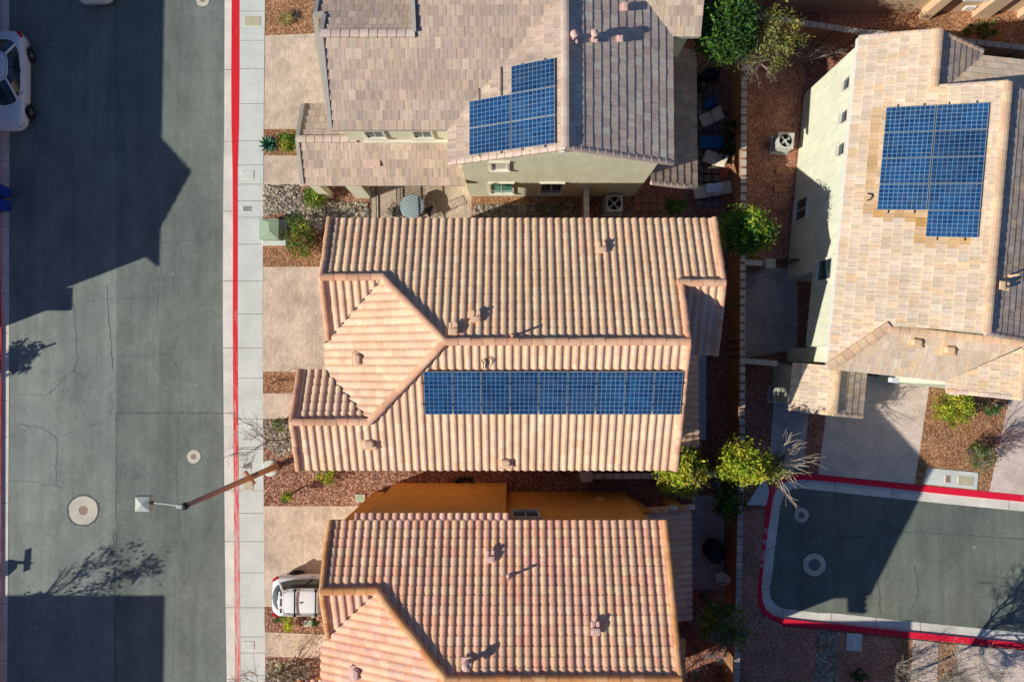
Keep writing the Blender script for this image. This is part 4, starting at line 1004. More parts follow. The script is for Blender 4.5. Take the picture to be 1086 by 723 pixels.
zt = lambda t: EE + PITCH * t
sB = co4(B)[0]
c_a, c_b, c_c, c_d = co4(up4(938, 115)), co4(up4(1050, 110)), co4(up4(1036, 253)), co4(up4(930.5, 223))
def rust(q):
    s_, t_ = co4(q); T_, Bq, Lq, Rq = (c_a[0] + c_b[0]) / 2, c_c[0], (c_a[1] + c_d[1]) / 2, (c_b[1] + c_c[1]) / 2; mid = (Lq + Rq) / 2; B4 = T_ + (Bq - T_) * .8
    k = 0
    if T_ - .1 < s_ < B4 + .2: k = max(k, .85 * (1 - abs(t_ - (Lq - .12)) / .42))
    if B4 - .1 < s_ < Bq + .2: k = max(k, .85 * (1 - abs(t_ - (mid - .12)) / .42))
    if Lq - .2 < t_ < mid: k = max(k, .85 * (1 - abs(s_ - (B4 + .12)) / .35))
    if mid - .1 < t_ < Rq: k = max(k, .85 * (1 - abs(s_ - (Bq + .12)) / .35))
    return max(0, k)
roof4 = tile_field([[L4(0, 0, EE), L4(s1b, 0, EE), L4(s1b, t1, zt(t1)), L4(0, t1, zt(t1))], [L4(s1b, 0, EE), L4(s2, 0, EE), L4(s2, t2, zt(t2)), L4(s1b, t2, zt(t2))],
                    [L4(s2, 0, EE), L4(s2 + thp, 0, EE), L4(s2, thp, zt(thp))]], 'flat', SAND, house4, M['tile_flat'], 'roof', .375, .33, 0, .03, stain=rust)
# east plane of the front gable, its valley, and the north plane that meets it
te = co4(W(1042, 55, EE))[1]; sv = co4(W(1042, 60, EE))[0]; rz1 = zt(t1); pe = (rz1 - EE) / (te - t1)
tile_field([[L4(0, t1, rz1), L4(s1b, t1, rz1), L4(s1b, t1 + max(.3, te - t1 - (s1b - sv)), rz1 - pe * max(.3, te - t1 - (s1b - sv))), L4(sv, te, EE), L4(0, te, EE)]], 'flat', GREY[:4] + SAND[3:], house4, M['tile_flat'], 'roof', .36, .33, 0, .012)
tile_field([[L4(sv, te, EE), L4(s1b + .1, te - (s1b + .1 - sv), EE + PITCH * (s1b + .1 - sv)), L4(s1b + .1, te + 6, EE + PITCH * (s1b + .1 - sv)), L4(sv, te + 6, EE)]], 'flat', SAND, house4, M['tile_flat'], 'roof', .36, .33, 0, .03)
zr2 = zt(t2)
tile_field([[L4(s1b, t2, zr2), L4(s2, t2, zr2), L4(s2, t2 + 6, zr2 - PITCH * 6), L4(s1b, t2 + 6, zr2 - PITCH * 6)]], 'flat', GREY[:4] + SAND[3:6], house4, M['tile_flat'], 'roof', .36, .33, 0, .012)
# south plane below the gable
zs_ = zt(thp)
tile_field([[L4(s2 + thp, 0, EE), L4(s2, thp, zs_), L4(s2, t2 + 4.5, zs_), L4(s2 + thp, t2 + 4.5, EE)]], 'flat', SAND, house4, M['tile_flat'], 'roof', .36, .33, 0, .03)
# small projecting gable at the right
tv = co4(W(1003, 413, EE))[1]; sg = co4(W(1040, 418, EE))[0]; tr_ = co4(W(1082, 400, 6.4))[1]; zg = EE + PITCH * (tr_ - tv)
sg = max(sg, s2 + thp + .15)
lift = .0
tile_field([[L4(sg, tv, EE + lift), L4(sg, tr_, zg + lift), L4(s2 + .25, tr_, zg + lift), L4(s2 + thp, tv, EE + lift)]], 'flat', SAND, house4, M['tile_flat'], 'roof', .36, .33, 0, .03)
tile_field([[L4(sg, tr_, zg + lift), L4(sg, tr_ + 2, zg - PITCH * 2), L4(s2 + thp, tr_ + 2, zg - PITCH * 2), L4(s2 + .25, tr_, zg + lift)]], 'flat', SAND, house4, M['tile_flat'], 'roof', .36, .33, 0, .03)
# low entry gable
q1, q2 = W(841, 384, 2.9), W(837, 433, 2.9); tl, sa, sb_ = (co4(q1)[1] + co4(q2)[1]) / 2, co4(q1)[0], co4(q2)[0]; trl = co4(W(885, 415, 3.55))[1]; zrl = 2.9 + PITCH * (trl - tl); tel = trl + (trl - tl)
tile_field([[L4(sa, tl, 2.9), L4(sb_, tl, 2.9), L4(sb_, trl, zrl), L4(sa, trl, zrl)]], 'flat', SAND + GREY[:2], house4, M['tile_flat'], 'porch_roof', .375, .33, 0, .03)
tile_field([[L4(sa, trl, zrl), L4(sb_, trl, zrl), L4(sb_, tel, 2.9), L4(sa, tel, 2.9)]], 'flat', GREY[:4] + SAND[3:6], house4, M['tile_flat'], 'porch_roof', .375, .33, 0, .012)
c4 = CapSet(); dz = Vector((0, 0, .05))
flat_caps(c4, L4(0, t1, rz1) + dz, L4(s1b, t1, rz1) + dz, SANDCAP, .15); flat_caps(c4, L4(s1b, t2, zr2) + dz, L4(s2, t2, zr2) + dz, SANDCAP, .15)
flat_caps(c4, L4(s2 + thp, 0, EE) + dz, L4(s2, thp, zs_) + dz, [tuple(v * .8 for v in c) for c in SANDCAP], .19); flat_caps(c4, L4(s2 + .12, thp, zs_) + dz, L4(s2 + .12, t2 + 2.5, zs_) + dz, SANDCAP, .14)
flat_caps(c4, L4(sa, trl, zrl) + dz, L4(sb_, trl, zrl) + dz, SANDCAP, .14); flat_caps(c4, L4(s2 + .4, tr_, zg) + dz * 1.6, L4(sg, tr_, zg) + dz * 1.6, SANDCAP, .14)
c4.build('ridge_cap', M['tile_flat'], house4)
r4 = CapSet()
def rk4(a, b): flat_caps(r4, a, b, GREYCAP + SANDCAP, .10, .36, .035)
rk4(L4(0, t1, rz1), L4(0, te, EE)); rk4(L4(s2, t2, zr2), L4(s2, t2 + 6, zr2 - PITCH * 6)); rk4(L4(sb_, tl, 2.9), L4(sb_, trl, zrl)); rk4(L4(sb_, trl, zrl), L4(sb_, tel, 2.9)); rk4(L4(sg, tv, EE + .03), L4(sg, tr_, zg + .03)); rk4(L4(0, 0, EE), L4(0, t1, rz1)); rk4(L4(s1b, t1 + .1, zt(t1)), L4(s1b, t2, zt(t2)))
r4.build('rake_tile', M['tile_flat'], house4)
w4 = MB(); ovr = .12
def box4(s_a, s_b, t_a, t_b, z_a, z_b, mb=w4):
    mb.prism([L4(s_a, t_a, 0), L4(s_b, t_a, 0), L4(s_b, t_b, 0), L4(s_a, t_b, 0)], z_a, z_b)
sc1, sc2 = co4(W(852, 287, 2.9))[0], s2 + .9          # the cantilevered stretch
box4(.15, sc1, ovr, te - .3, 0, EE - .03)
box4(sc1, sc2, ovr, te - .3, 2.9, EE - .03)
box4(sc1 - .1, sc2, ovr + 1.3, te - .3, 0, 2.91)
box4(sc2, s2 + thp - .3, ovr + .4, t2 + 4, 0, EE - .04)
box4(s1b + .1, s2 - .06, 1.2, t2 + 5.0, EE - .2, zt(1.2) - .2)
w4.loft([[L4(s, .4, EE - .1), L4(s, t2, zr2 - .13), L4(s, t2 + 5.5, zr2 - PITCH * 5.5 - .13), L4(s, t2 + 5.5, EE - 1.8)] for s in (s1b + .12, s2 - .07)])
w4.loft([[L4(s, .4, EE - .1), L4(s, t1, rz1 - .13), L4(s, te - .35, EE - .02)] for s in (.15, s1b)])
box4(sg - 1.2, sg - .25, tv + .2, tr_ + 1.8, 0, EE - .05); w4.loft([[L4(s, tv + .2, EE - .06), L4(s, tr_, zg - .12), L4(s, tr_ + 1.8, zg - PITCH * 1.8 - .1)] for s in (sg - 1.2, sg - .25)])
box4(sa + .1, sb_ - .2, tl + .25, tel - .25, 0, 2.86); w4.loft([[L4(s, tl + .25, 2.85), L4(s, trl, zrl - .12), L4(s, tel - .25, 2.85)] for s in (sa + .1, sb_ - .2)])
w4.build('wall', M['stucco_pale'], house4)
fb4 = MB()
for a, b in ((L4(0, -.02, EE - .02), L4(s2 + thp, -.02, EE - .02)), (L4(s2 + thp + .02, 0, EE - .02), L4(s2 + thp + .02, tv - .1, EE - .02)), (L4(sb_ + .02, tl, 2.88), L4(sb_ + .02, tel, 2.88))):
    fb4 = MB(); fb4.beam(a, b, .05, .16); fb4.build('fascia', M['white'], house4)
def win4(px, py, w, h, z):
    wp = L4(0, ovr, 0); d = ray(px, py); nn = -ev; t = (wp - Vector((0, 0, HC))).dot(nn) / d.dot(nn); p = Vector((0, 0, HC)) + d * t
    a = Vector((p.x, p.y, 0)) - dv * w / 2; b = a + dv * w
    window(house4, a, b, p.z - h / 2, p.z + h / 2, nn, M['cream'], None, .09, mull=w > .9)
for q in ((899, 89, .50, .62, 0), (896.5, 124, .50, .62, 0), (893.5, 158.5, .50, .62, 0), (851, 222, .95, 1.2, 0), (876, 286, .85, 1.25, 0)): win4(*q)
for x, y in ((970, 363), (1005, 371)):
    nS4 = (Vector((0, 0, 1)) + dv * PITCH).normalized(); roof_vent(roof4, WP(x, y, L4(s2 + thp, 0, EE), nS4) + Vector((0, 0, .03)), nS4, M['flash_tan'], 'low', math.atan2(ev.y, ev.x))
nE4 = (Vector((0, 0, 1)) + ev * PITCH).normalized(); roof_vent(roof4, WP(1060, 303, L4(s2, t2, zr2), nE4), nE4, M['flash_tan'], 'box', math.atan2(dv.y, dv.x)); roof_vent(roof4, WP(1070, 293, L4(s2, t2, zr2), nE4), nE4, M['flash_tan'], 'pipe')
hk = MB(); p = up4(921, 209); hk.tube([p + Vector((-.06, .13, .04)), p + Vector((.07, .08, .12)), p + Vector((.09, -.02, .13)), p + Vector((.03, -.12, .08)), p + Vector((-.07, -.15, .03))], .028, 6); hk.build('roof_vent', M['steel_dark'], roof4)

# solar arrays
za = lambda y: WP(550, y, (0, P2['SY'], E2), nS)
def s2p(x, y): return WP(x, y, (0, P2['SY'], E2), nS) + nS * .03
solar_array('long row of nine blue solar panels on the peach barrel tile roof', [s2p(449.5, 391.5), s2p(724, 391.5), s2p(720.5, 437), s2p(451, 437)], 9, 1, 6, 10, .16)
nW1 = Vector((-PITCH, 0, 1)).normalized()
def s1p(x, y): return WP(x, y, (xwl, 0, E1), nW1)
rowv = Vector((0, 1, 0))
tl_, br_ = s1p(499, 75), s1p(590, 154); tr1 = s1p(590, 62.5); bl1 = s1p(499, 162.5)
# a 2 x 3 field squared to the roof; the upper left place is empty
x0a, x1a = tl_.x, tr1.x; yt, yb = s1p(590, 62.5).y, s1p(590, 153.5).y
zf = lambda X: E1 + PITCH * (X - xwl)
solar_array('five blue solar panels on the grey brown roof at the top', [(x0a, yt, zf(x0a)), (x1a, yt, zf(x1a)), (x1a, yb, zf(x1a)), (x0a, yb, zf(x0a))], 2, 3, 10, 6, .14, skip={(0, 0)}, rows_break=(.12, .38, .62, .88))
c_a, c_b = co4(up4(938, 115)), co4(up4(1050, 110)); c_c = co4(up4(1036, 253)); c_d = co4(up4(930.5, 223))
sT = (c_a[0] + c_b[0]) / 2; sBt = c_c[0]; tL = (c_a[1] + c_d[1]) / 2; tR = (c_b[1] + c_c[1]) / 2
solar_array('nine blue solar panels in two columns on the sandy roof at the right', [L4(sT, tL, zt(tL)), L4(sT, tR, zt(tR)), L4(sBt, tR, zt(tR)), L4(sBt, tL, zt(tL))], 2, 5, 10, 6, .13, skip={(0, 4)}, rows_break=(.12, .38, .62, .88))

wr = MB()
def s2w(x, y, h): q = WP(x, y, (0, P2['SY'], E2), nS); return Vector((q.x, q.y, q.z + h))
for pts in ([(513, 391), (513, 385), (511, 382), (515, 380), (518, 383), (516, 387)], [(516, 391), (519, 386), (517, 381), (513, 384)]): wr.tube([s2w(x, y, .12 + .03 * i) for i, (x, y) in enumerate(pts)], .018, 5)
wr.build('cable', M['steel_dark'], house2)
ub = MB(); zz_ = 3.4
for x, y, z_, w_ in ((555, 541, 4.2, .3), (636, 533, 2.0, .36)):
    q = W(x, y, z_); ub = MB(); ub.bbox(q.x, NY3 - .30 + .05, z_, w_, .14, .3, 0, bev=.02); ub.build('junction_box', M['stucco_orange'], house3)
for (x0, x1) in ((946, 962), (1048, 1056)):
    a_, b_ = WP(x0, 348 + (x0 - 943) * .09, L4(s2, 0, 0), dv), WP(x1, 348 + (x1 - 943) * .09, L4(s2, 0, 0), dv); tw_ = MB(); tw_.beam(a_ + dv * .1 + Vector((0, 0, .1)), b_ + dv * .1 + Vector((0, 0, .1)), .12, .2); tw_.build('wall_trim', M['white'], house4)
for x, y in ((947, 403), (1011, 416), (1071, 421)):
    q = W(x, y, 5.3); cb_ = MB(); cb_.bbox(q.x, q.y, 5.35, .34, .2, .22, math.atan2(ev.y, ev.x), bev=.02); cb_.build('corbel', M['white'], house4)
for x, y in ((851, 437), (879, 440), (897, 441)):
    q = W(x, y, 2.7); cb_ = MB(); cb_.bbox(q.x, q.y + .05, 2.7, .22, .16, .2, math.atan2(ev.y, ev.x), bev=.02); cb_.build('corbel', M['white'], house4)
# ================================================================== HOUSES BEYOND THE FRAME
def simple_house(label, X1, Y0, Y1, ez, stucco, gable=None, porch=None, depth=11.5, hip=False):
    root = thing('stucco_house', label, 'house', (X1 - 5, (Y0 + Y1) / 2, 0))
    xm_ = X1 - depth / 2; zr = ez + PITCH * depth / 2
    hd_ = depth / 2 if hip else 0
    tile_field([[(X1, Y0, ez), (X1, Y1, ez), (xm_, Y1 - hd_, zr), (xm_, Y0, zr)]], 'flat', GREY, root, M['tile_flat'], 'roof', .375, .4, 0, .03)
    tile_field([[(X1 - depth, Y0, ez), (X1 - depth, Y1, ez), (xm_, Y1 - hd_, zr), (xm_, Y0, zr)]], 'flat', GREY, root, M['tile_flat'], 'roof', .375, .4, 0, .03)
    wl = MB()
    if hip:
        tile_field([[(X1, Y1, ez), (X1 - depth, Y1, ez), (xm_, Y1 - hd_, zr)]], 'flat', GREY, root, M['tile_flat'], 'roof', .375, .4, 0, .03)
        wl.box(X1 - depth + .45, X1 - .45, Y0 + .5, Y1 - .5, 0, ez - .02)
    else: wl.loft([[(X1 - .45, y, 0), (X1 - .45, y, ez - .02), (xm_, y, zr - .15), (X1 - depth + .45, y, ez - .02), (X1 - depth + .45, y, 0)] for y in (Y0 + .5, Y1 - .5)])
    if gable:
        g0, g1 = gable; gm_ = (g0 + g1) / 2; gr = ez + PITCH * (g1 - g0) / 2; xb = X1 - (g1 - g0) / 2
        tile_field([[(X1, g0, ez + .02), (X1, gm_, gr + .02), (xb, gm_, gr + .02)]], 'flat', GREY, root, M['tile_flat'], 'roof', .375, .4, 0, .03)
        tile_field([[(X1, g1, ez + .02), (X1, gm_, gr + .02), (xb, gm_, gr + .02)]], 'flat', GREY, root, M['tile_flat'], 'roof', .375, .4, 0, .03)
        wl.loft([[(x, g0 + .3, 0), (x, g0 + .3, ez - .05), (x, gm_, gr - .12), (x, g1 - .3, ez - .05), (x, g1 - .3, 0)] for x in (X1 - .8, X1 - .3)])
    if porch:
        px_, py0, py1, pz = porch
        wl.box(px_ - 4, px_ - .35, py0 + .3, py1, 0, pz)
        tile_field([[(px_, py0, pz), (px_, py1, pz), (px_ - 4.2, py1, pz + .03), (px_ - 4.2, py0, pz + .03)]], 'flat', GREY, root, M['tile_flat'], 'porch_roof', .375, .4, 0, .03)
    wl.build('wall', stucco, root)
    for yy in (Y0 + 3, (Y0 + Y1) / 2 + 2, Y1 - 3): window(root, (X1 - .45, yy + .6, 0), (X1 - .45, yy - .6, 0), 3.9, 5.2, (1, 0, 0), M['cream']) if not gable else window(root, (X1 - .45, Y1 - 3, 0), (X1 - .45, Y1 - 4.3, 0), 3.9, 5.2, (1, 0, 0), M['cream'])
    return root
simple_house('two storey house across the street with a front gable', -27.9, .59, 24, 7.0, M['stucco_tan'], (2.41, 6.88), (-27.05, .41, 1.5, 3.6))
simple_house('two storey house across the street at the lower left', -27.4, -34, -15.3, 7.0, M['stucco_peach'], hip=True)
simple_house('two storey house below the bottom edge of the picture', 9.15, -34, -16.2, 6.5, M['stucco_orange'], depth=6.5, hip=True)

# house at the top right corner: south front with patio posts
hr = thing('stucco_house', 'tan stucco house at the top right corner with teal glass door', 'house', W(1030, -20, 0))
wb = MB(); ya = W(1020, 13, 0).y
xa0, xb0 = W(996, 14, 0).x, W(1028, 15, 0).x
wb.box(xa0 - 8, W(1160, 14, 0).x, ya, ya + 9, 0, 6.2)
pa = W(974, 21, 0); wb.prism([(pa.x, pa.y), (pa.x + .45, pa.y - .05), (pa.x + .45, ya + .02), (pa.x, ya + .02)], 0, 6.0)
pb_ = W(1030, 16.5, 0); wb.prism([(pb_.x, pb_.y - .15), (pb_.x + .85, pb_.y - .15), (pb_.x + .85, ya + .02), (pb_.x, ya + .02)], 0, 6.0)
pc = W(1078, 14, 0); wb.prism([(pc.x, pc.y - .3), (pc.x + 4, pc.y - .3), (pc.x + 4, ya + .02), (pc.x, ya + .02)], 0, 6.0)
wb.build('wall', M['stucco_tan'], hr)
tile_field([[(pa.x - 8, ya - .9, 6.2), (pa.x + 14, ya - .9, 6.2), (pa.x + 14, ya + 5, 8.8), (pa.x - 8, ya + 5, 8.8)]], 'flat', SAND, hr, M['tile_flat'], 'roof', .375, .33, 0, .03)
window(hr, (xa0 + .5, ya, 0), (xb0 - .1, ya, 0), 1.35, 2.9, (0, -1, 0), M['white'], M['glass_teal'], .1, 'window')
v_ = MB(); q = W(1026, 11.5, .3); v_.bbox(q.x, ya - .04, .45, .5, .1, .35, 0, bev=.02); v_.build('wall_vent', M['white'], hr)

# ================================================================== WALLS, GATES AND FENCES
def block_wall(label, pts, h=1.8, group=None, t=.2):
    P = [W(x, y, h) for x, y in pts]; root = thing('block_wall', label, 'wall', (P[0].x, P[0].y, 0), 0, group)
    a, c = MB(), MB()
    for p, q in zip(P, P[1:]):
        a.beam((p.x, p.y, h - .06), (q.x, q.y, h - .06), t, h - .06)
    def offs(w):
        L_, R_ = [], []
        for i, p in enumerate(P):
            d = (P[min(i + 1, len(P) - 1)] - P[max(i - 1, 0)]).normalized(); s = Vector((-d.y, d.x, 0)) * w / 2; L_.append(p + s); R_.append(p - s)
        return L_, R_
    L_, R_ = offs(t + .05)
    for i in range(len(P) - 1):
        n_ = max(1, round((P[i + 1] - P[i]).length / .40))
        for k in range(n_):
            f0, f1 = k / n_, (k + 1) / n_ - .012
            lo = [L_[i].lerp(L_[i + 1], f0), L_[i].lerp(L_[i + 1], f1), R_[i].lerp(R_[i + 1], f1), R_[i].lerp(R_[i + 1], f0)]
            c.prism([(v.x, v.y) for v in lo], h - .06, h + random.uniform(0, .012))
    a.build('blockwork', M['block'], root); c.build('cap', M['block_cap'], root)
    return root
block_wall('long brown block wall running down the back yards', [(791, -80), (789.5, 60), (788, 280), (787, 480), (785, 560), (783, 650), (781, 730), (778, 900)])
w23 = block_wall('block wall between the peach and the pink tiled houses', [(622, 505), (700, 504.5), (785, 503)])
pl = MB(); p = W(622, 505, 1.9); pl.bbox(p.x, p.y, .95, .42, .42, 1.9, 0, bev=.02); pl.bbox(p.x, p.y, 1.93, .5, .5, .08, 0, bev=.02); pl.build('pillar', M['block_cap'], w23)
block_wall('short block wall beside the condenser in the side yard', [(622, 199), (622, 236)])
w4a = block_wall('short block wall with pillar above the grey side patio', [(790, 278), (818, 279.5)], 1.6)
pl = MB(); p = W(817, 279.5, 1.7); pl.bbox(p.x, p.y, .85, .4, .4, 1.7, 0, bev=.02); pl.bbox(p.x, p.y, 1.72, .46, .46, .07, 0, bev=.02); pl.build('pillar', M['block_cap'], w4a)
block_wall('short pale wall below the grey side patio', [(790, 382.5), (825, 385.5)], 1.6)
block_wall('block wall behind the sandy roofed house at the top', [(792, 14), (850, 24), (912, 33.5), (1000, 41), (1100, 52), (1250, 68)])
def bar_fence(name, label, cat, a, b, h, step=.12, dgn=False):
    a, b = Vector(a), Vector(b); root = thing(name, label, cat, (a.x, a.y, 0)); d = (b - a); L_ = d.length; d.normalize()
    f = MB()
    for z in (.12, h - .1): f.beam((a.x, a.y, z), (b.x, b.y, z), .04, .05)
    for e in (a, b): f.bbox(e.x, e.y, h / 2, .07, .07, h, 0)
    f.build('frame', M['steel'], root); g = MB(); k = int(L_ / step)
    for i in range(1, k):
        p = a + d * (L_ * i / k); g.tube([(p.x, p.y, .12), (p.x, p.y, h)], .014, 4)
    g.build('pickets', M['steel'], root); return root
bar_fence('metal_fence', 'dark metal fence at the left of the paver courtyard', 'fence', W(399, 196, 0), W(400, 250, 0), 1.6)
bar_fence('metal_gate', 'dark metal gate beside the small post by the orange wall', 'gate', W(624, 508, 0), W(624, 524, 0), 1.6)
bar_fence('metal_gate', 'dark metal gate beside the pillar of the grey side patio', 'gate', W(823, 279, 0) , W(833, 280, 0), 1.5)
bar_fence('metal_fence', 'dark slatted metal gate standing in the paver courtyard', 'fence', W(425, 196, 0), W(427, 250, 0), 1.5)

# ================================================================== STREET THINGS
def manhole(label, px, py, rc, rl, cat='manhole', lid='iron', z=RZ, base=None):
    p = W(px, py, z); root = thing('manhole', label, cat, p)
    m = MB(); m.lathe(p.x, p.y, [(rc * 1.01, z - .03), (rc, z + .014), (rl * 1.05, z + .016), (rl * 1.05, z + .004)], 26, wob=.035); m.build('collar', M['collar'], root)
    m = MB(); m.lathe(p.x, p.y, [(rl, z + .002), (rl, z + .020), (rl * .86, z + .021), (rl * .8, z + .014), (rl * .3, z + .015), (rl * .25, z + .020)], 20); m.build('lid', M[lid], root)
    d = MB(); d.lathe(p.x, p.y, [(rc * 1.12, z + .005), (rc * 1.1, z + .009)], 24, wob=.05); d.build('seal_ring', M['crack'], root)
    return root
manhole('large manhole with wide pale concrete collar and rusty lid in the street', 88.5, 541, .70, .21)
manhole('small round valve cover with pale collar in the street', 205.5, 484, .33, .12)
manhole('small round cover at the top edge of the street', 215, .5, .33, .11)
manhole('smaller manhole in the court near the kerb corner', 850, 546, .36, .15, lid='iron_grey')
manhole('larger manhole in the court with pale ring', 863.5, 598.5, .55, .27, lid='iron_grey')
def lid(label, px, py, sx, sy, mat, z=.02, rz=0):
    p = W(px, py, z); root = thing('utility_box', label, 'utility box', p, 0, 'utility lids in the pavement')
    m = MB(); m.bbox(p.x, p.y, z + .006, sx + .06, sy + .06, .02, rz, bev=.005); m.build('frame', M['gutter'], root)
    m = MB(); m.bbox(p.x, p.y, z + .012, sx, sy, .022, rz, bev=.006); m.bbox(p.x - sx * .25, p.y, z + .024, .05, .02, .006, rz); m.bbox(p.x + sx * .25, p.y, z + .024, .05, .02, .006, rz); m.build('plate', M[mat], root)
lid('wide tan utility lid in the pavement near the top', 267.8, 22.5, .76, .46, 'lid_tan'); lid('pale tan lid level with the low grey roof', 262.6, 185.5, .58, .38, 'walk'); lid('small grey lid beside the river stones', 261.8, 221.5, .36, .24, 'lid_grey')
lid('oval grey lid just above the lamp post bracket', 262, 494, .34, .22, 'lid_grey'); lid('tan square lid under the lamp post bracket', 263, 515, .44, .40, 'lid_tan'); lid('faint tan lid in the pavement at the lower left', 264, 684, .46, .34, 'walk')
lid('rusty slotted lid in the small pad by the court', 1005, 508, .22, .32, 'iron', .078, -.09); lid('cream lid in the small pad by the court', 1024, 510, .72, .42, 'lid_tan', .078, -.09)
lid('pale green lid in the gravel by the orange wall', 382, 528, .40, .30, 'cabinet', .06); lid('pale green lid beside the bright green shrub', 327, 660.5, .34, .22, 'cabinet', .06)
p = W(905, 680, 0); root = thing('utility_box', 'square white concrete box set in the gravel below the court', 'utility box', p)
m = MB(); m.bbox(p.x, p.y, .05, .74, .80, .12, -.06, bev=.015); m.build('frame', M['walk'], root); m = MB(); m.bbox(p.x, p.y, .115, .24, .44, .03, -.06, bev=.01); m.build('plate', M['gutter'], root)
# green transformer cabinet
p = W(290.5, 246, 0); root = thing('electrical_cabinet', 'pale green electrical cabinet beside the pavement', 'electrical cabinet', p)
m = MB(); m.bbox(p.x + .05, p.y - .05, .05, 1.15, 1.25, .12, 0, bev=.02); m.build('plinth', M['walk'], root)
m = MB(); z0 = .11
m.loft([[(p.x - .42, p.y - .46, z0), (p.x + .42, p.y - .46, z0), (p.x + .42, p.y + .46, z0), (p.x - .42, p.y + .46, z0)], [(p.x - .42, p.y - .46, .70), (p.x + .42, p.y - .46, .70), (p.x + .42, p.y + .46, .70), (p.x - .42, p.y + .46, .70)]]); m.build('body', M['cabinet'], root)
m = MB(); e = .46
m.add([(p.x - e, p.y - .5, .70), (p.x + e, p.y - .5, .70), (p.x + e, p.y + .5, .70), (p.x - e, p.y + .5, .70), (p.x + .05, p.y - .1, .80), (p.x + .02, p.y + .3, .80)], [(0, 1, 4), (1, 2, 5, 4), (2, 3, 5), (3, 0, 4, 5)]); m.build('lid', M['cabinet'], root)

# street lamp
pb0 = W(291, 495, 0); zt_ = 8.9
lamp = thing('street_lamp', 'tall tan street lamp with square grey head over the street', 'street lamp', pb0)
m = MB(); q = W(287, 496, 0); m.lathe(q.x, q.y, [(.40, -.05), (.40, .05), (.34, .09), (0.02, .095)], 24); m.build('footing', M['walk'], lamp)
m = MB(); m.tube([(pb0.x, pb0.y, .05), (pb0.x, pb0.y, 3), (pb0.x, pb0.y, zt_)], [.145, .125, .09], 14); m.lathe(pb0.x, pb0.y, [(.24, .09), (.24, .14), (.17, .17)], 14); m.build('pole', M['pole'], lamp, True)
m = MB(); m.tube([(pb0.x, pb0.y, zt_ - .02), (pb0.x, pb0.y, zt_ + .14), (pb0.x, pb0.y, zt_ + .2)], [.13, .13, .05], 12); m.build('pole_cap', M['steel_dark'], lamp)
hd = W(152, 534, zt_ + .1); ar0 = Vector((pb0.x, pb0.y, zt_ + .1))
m = MB(); m.tube([ar0 + Vector((0, 0, -.02)), (hd.x + .3, hd.y + .06, zt_ + .12)], [.045, .04], 8); m.bbox(ar0.x - .12, ar0.y, zt_ + .1, .3, .14, .16, 0, bev=.02); m.build('arm', M['lamp_grey'], lamp)
m = MB(); m.tube([(hd.x + .36, hd.y + .04, zt_ + .12), (hd.x + .22, hd.y + .04, zt_ + .12)], .06, 8); m.build('arm_joint', M['steel_dark'], lamp)
m = MB()
m.loft([[(hd.x + a * s, hd.y + b * s, z) for a, b in ((-.27, -.27), (.27, -.27), (.27, .27), (-.27, .27))] for s, z in ((.9, zt_ - .14), (1.0, zt_ - .1), (1.0, zt_ + .12), (.93, zt_ + .16), (.06, zt_ + .24))]); m.build('lamp_head', M['lamp_grey'], lamp)
m = MB(); m.bbox(hd.x, hd.y, zt_ - .15, .40, .40, .03, 0); m.build('lens', M['lamp_clear'], lamp)
m = MB(); an = math.atan2(41, 97)
for s in (0, 1):
    z = 2.95 + .22 * s; r = R(28) + s * R(100)
    m.bbox(pb0.x, pb0.y, z, .86 if s == 0 else .72, .18, .22, r, bev=.03)
m.build('bracket', M['pole'], lamp)

# blue recycling carts
def cart(label, px, py, rz):
    p = W(px, py, RZ); root = thing('wheeled_bin', label, 'bin', p, rz, 'blue wheeled bins at the kerb')
    def rr(hx, hy, z, k=.06): return [(-hx, -hy + k, z), (-hx + k, -hy, z), (hx - k, -hy, z), (hx, -hy + k, z), (hx, hy - k, z), (hx - k, hy, z), (-hx + k, hy, z), (-hx, hy - k, z)]
    m = MB(); m.loft([rr(.27, .24, .08), rr(.33, .29, .9), rr(.35, .31, .98), rr(.35, .31, 1.0)]); m.build('body', M['bin_blue'], root, local=True)
    m = MB(); m.loft([rr(.37, .33, 1.0), rr(.38, .33, 1.04), rr(.30, .26, 1.08), rr(.1, .08, 1.09, .02)])
    for s in (-1, 1): m.bbox(.0, s * .2, 1.085, .6, .07, .05, 0, bev=.02)
    m.tube([(-.40, -.26, 1.0), (-.46, -.2, 1.02), (-.46, .2, 1.02), (-.40, .26, 1.0)], .022, 6); m.build('lid', M['bin_blue'], root, local=True)
    m = MB(); m.bbox(-.06, 0, 1.092, .04, .14, .012, 0); m.build('sticker', M['white'], root, local=True)
    for s in (-1, 1):
        m = MB(); m.tube([(-.27, s * .26, .12), (-.27, s * .32, .12)], .12, 14); m.build('wheel', M['rubber'], root, local=True)
cart('upper blue wheeled bin at the left edge of the street', 6.5, 205, .0 + R(-4)); cart('lower blue wheeled bin at the left edge of the street', 6.5, 219.5, R(-4))

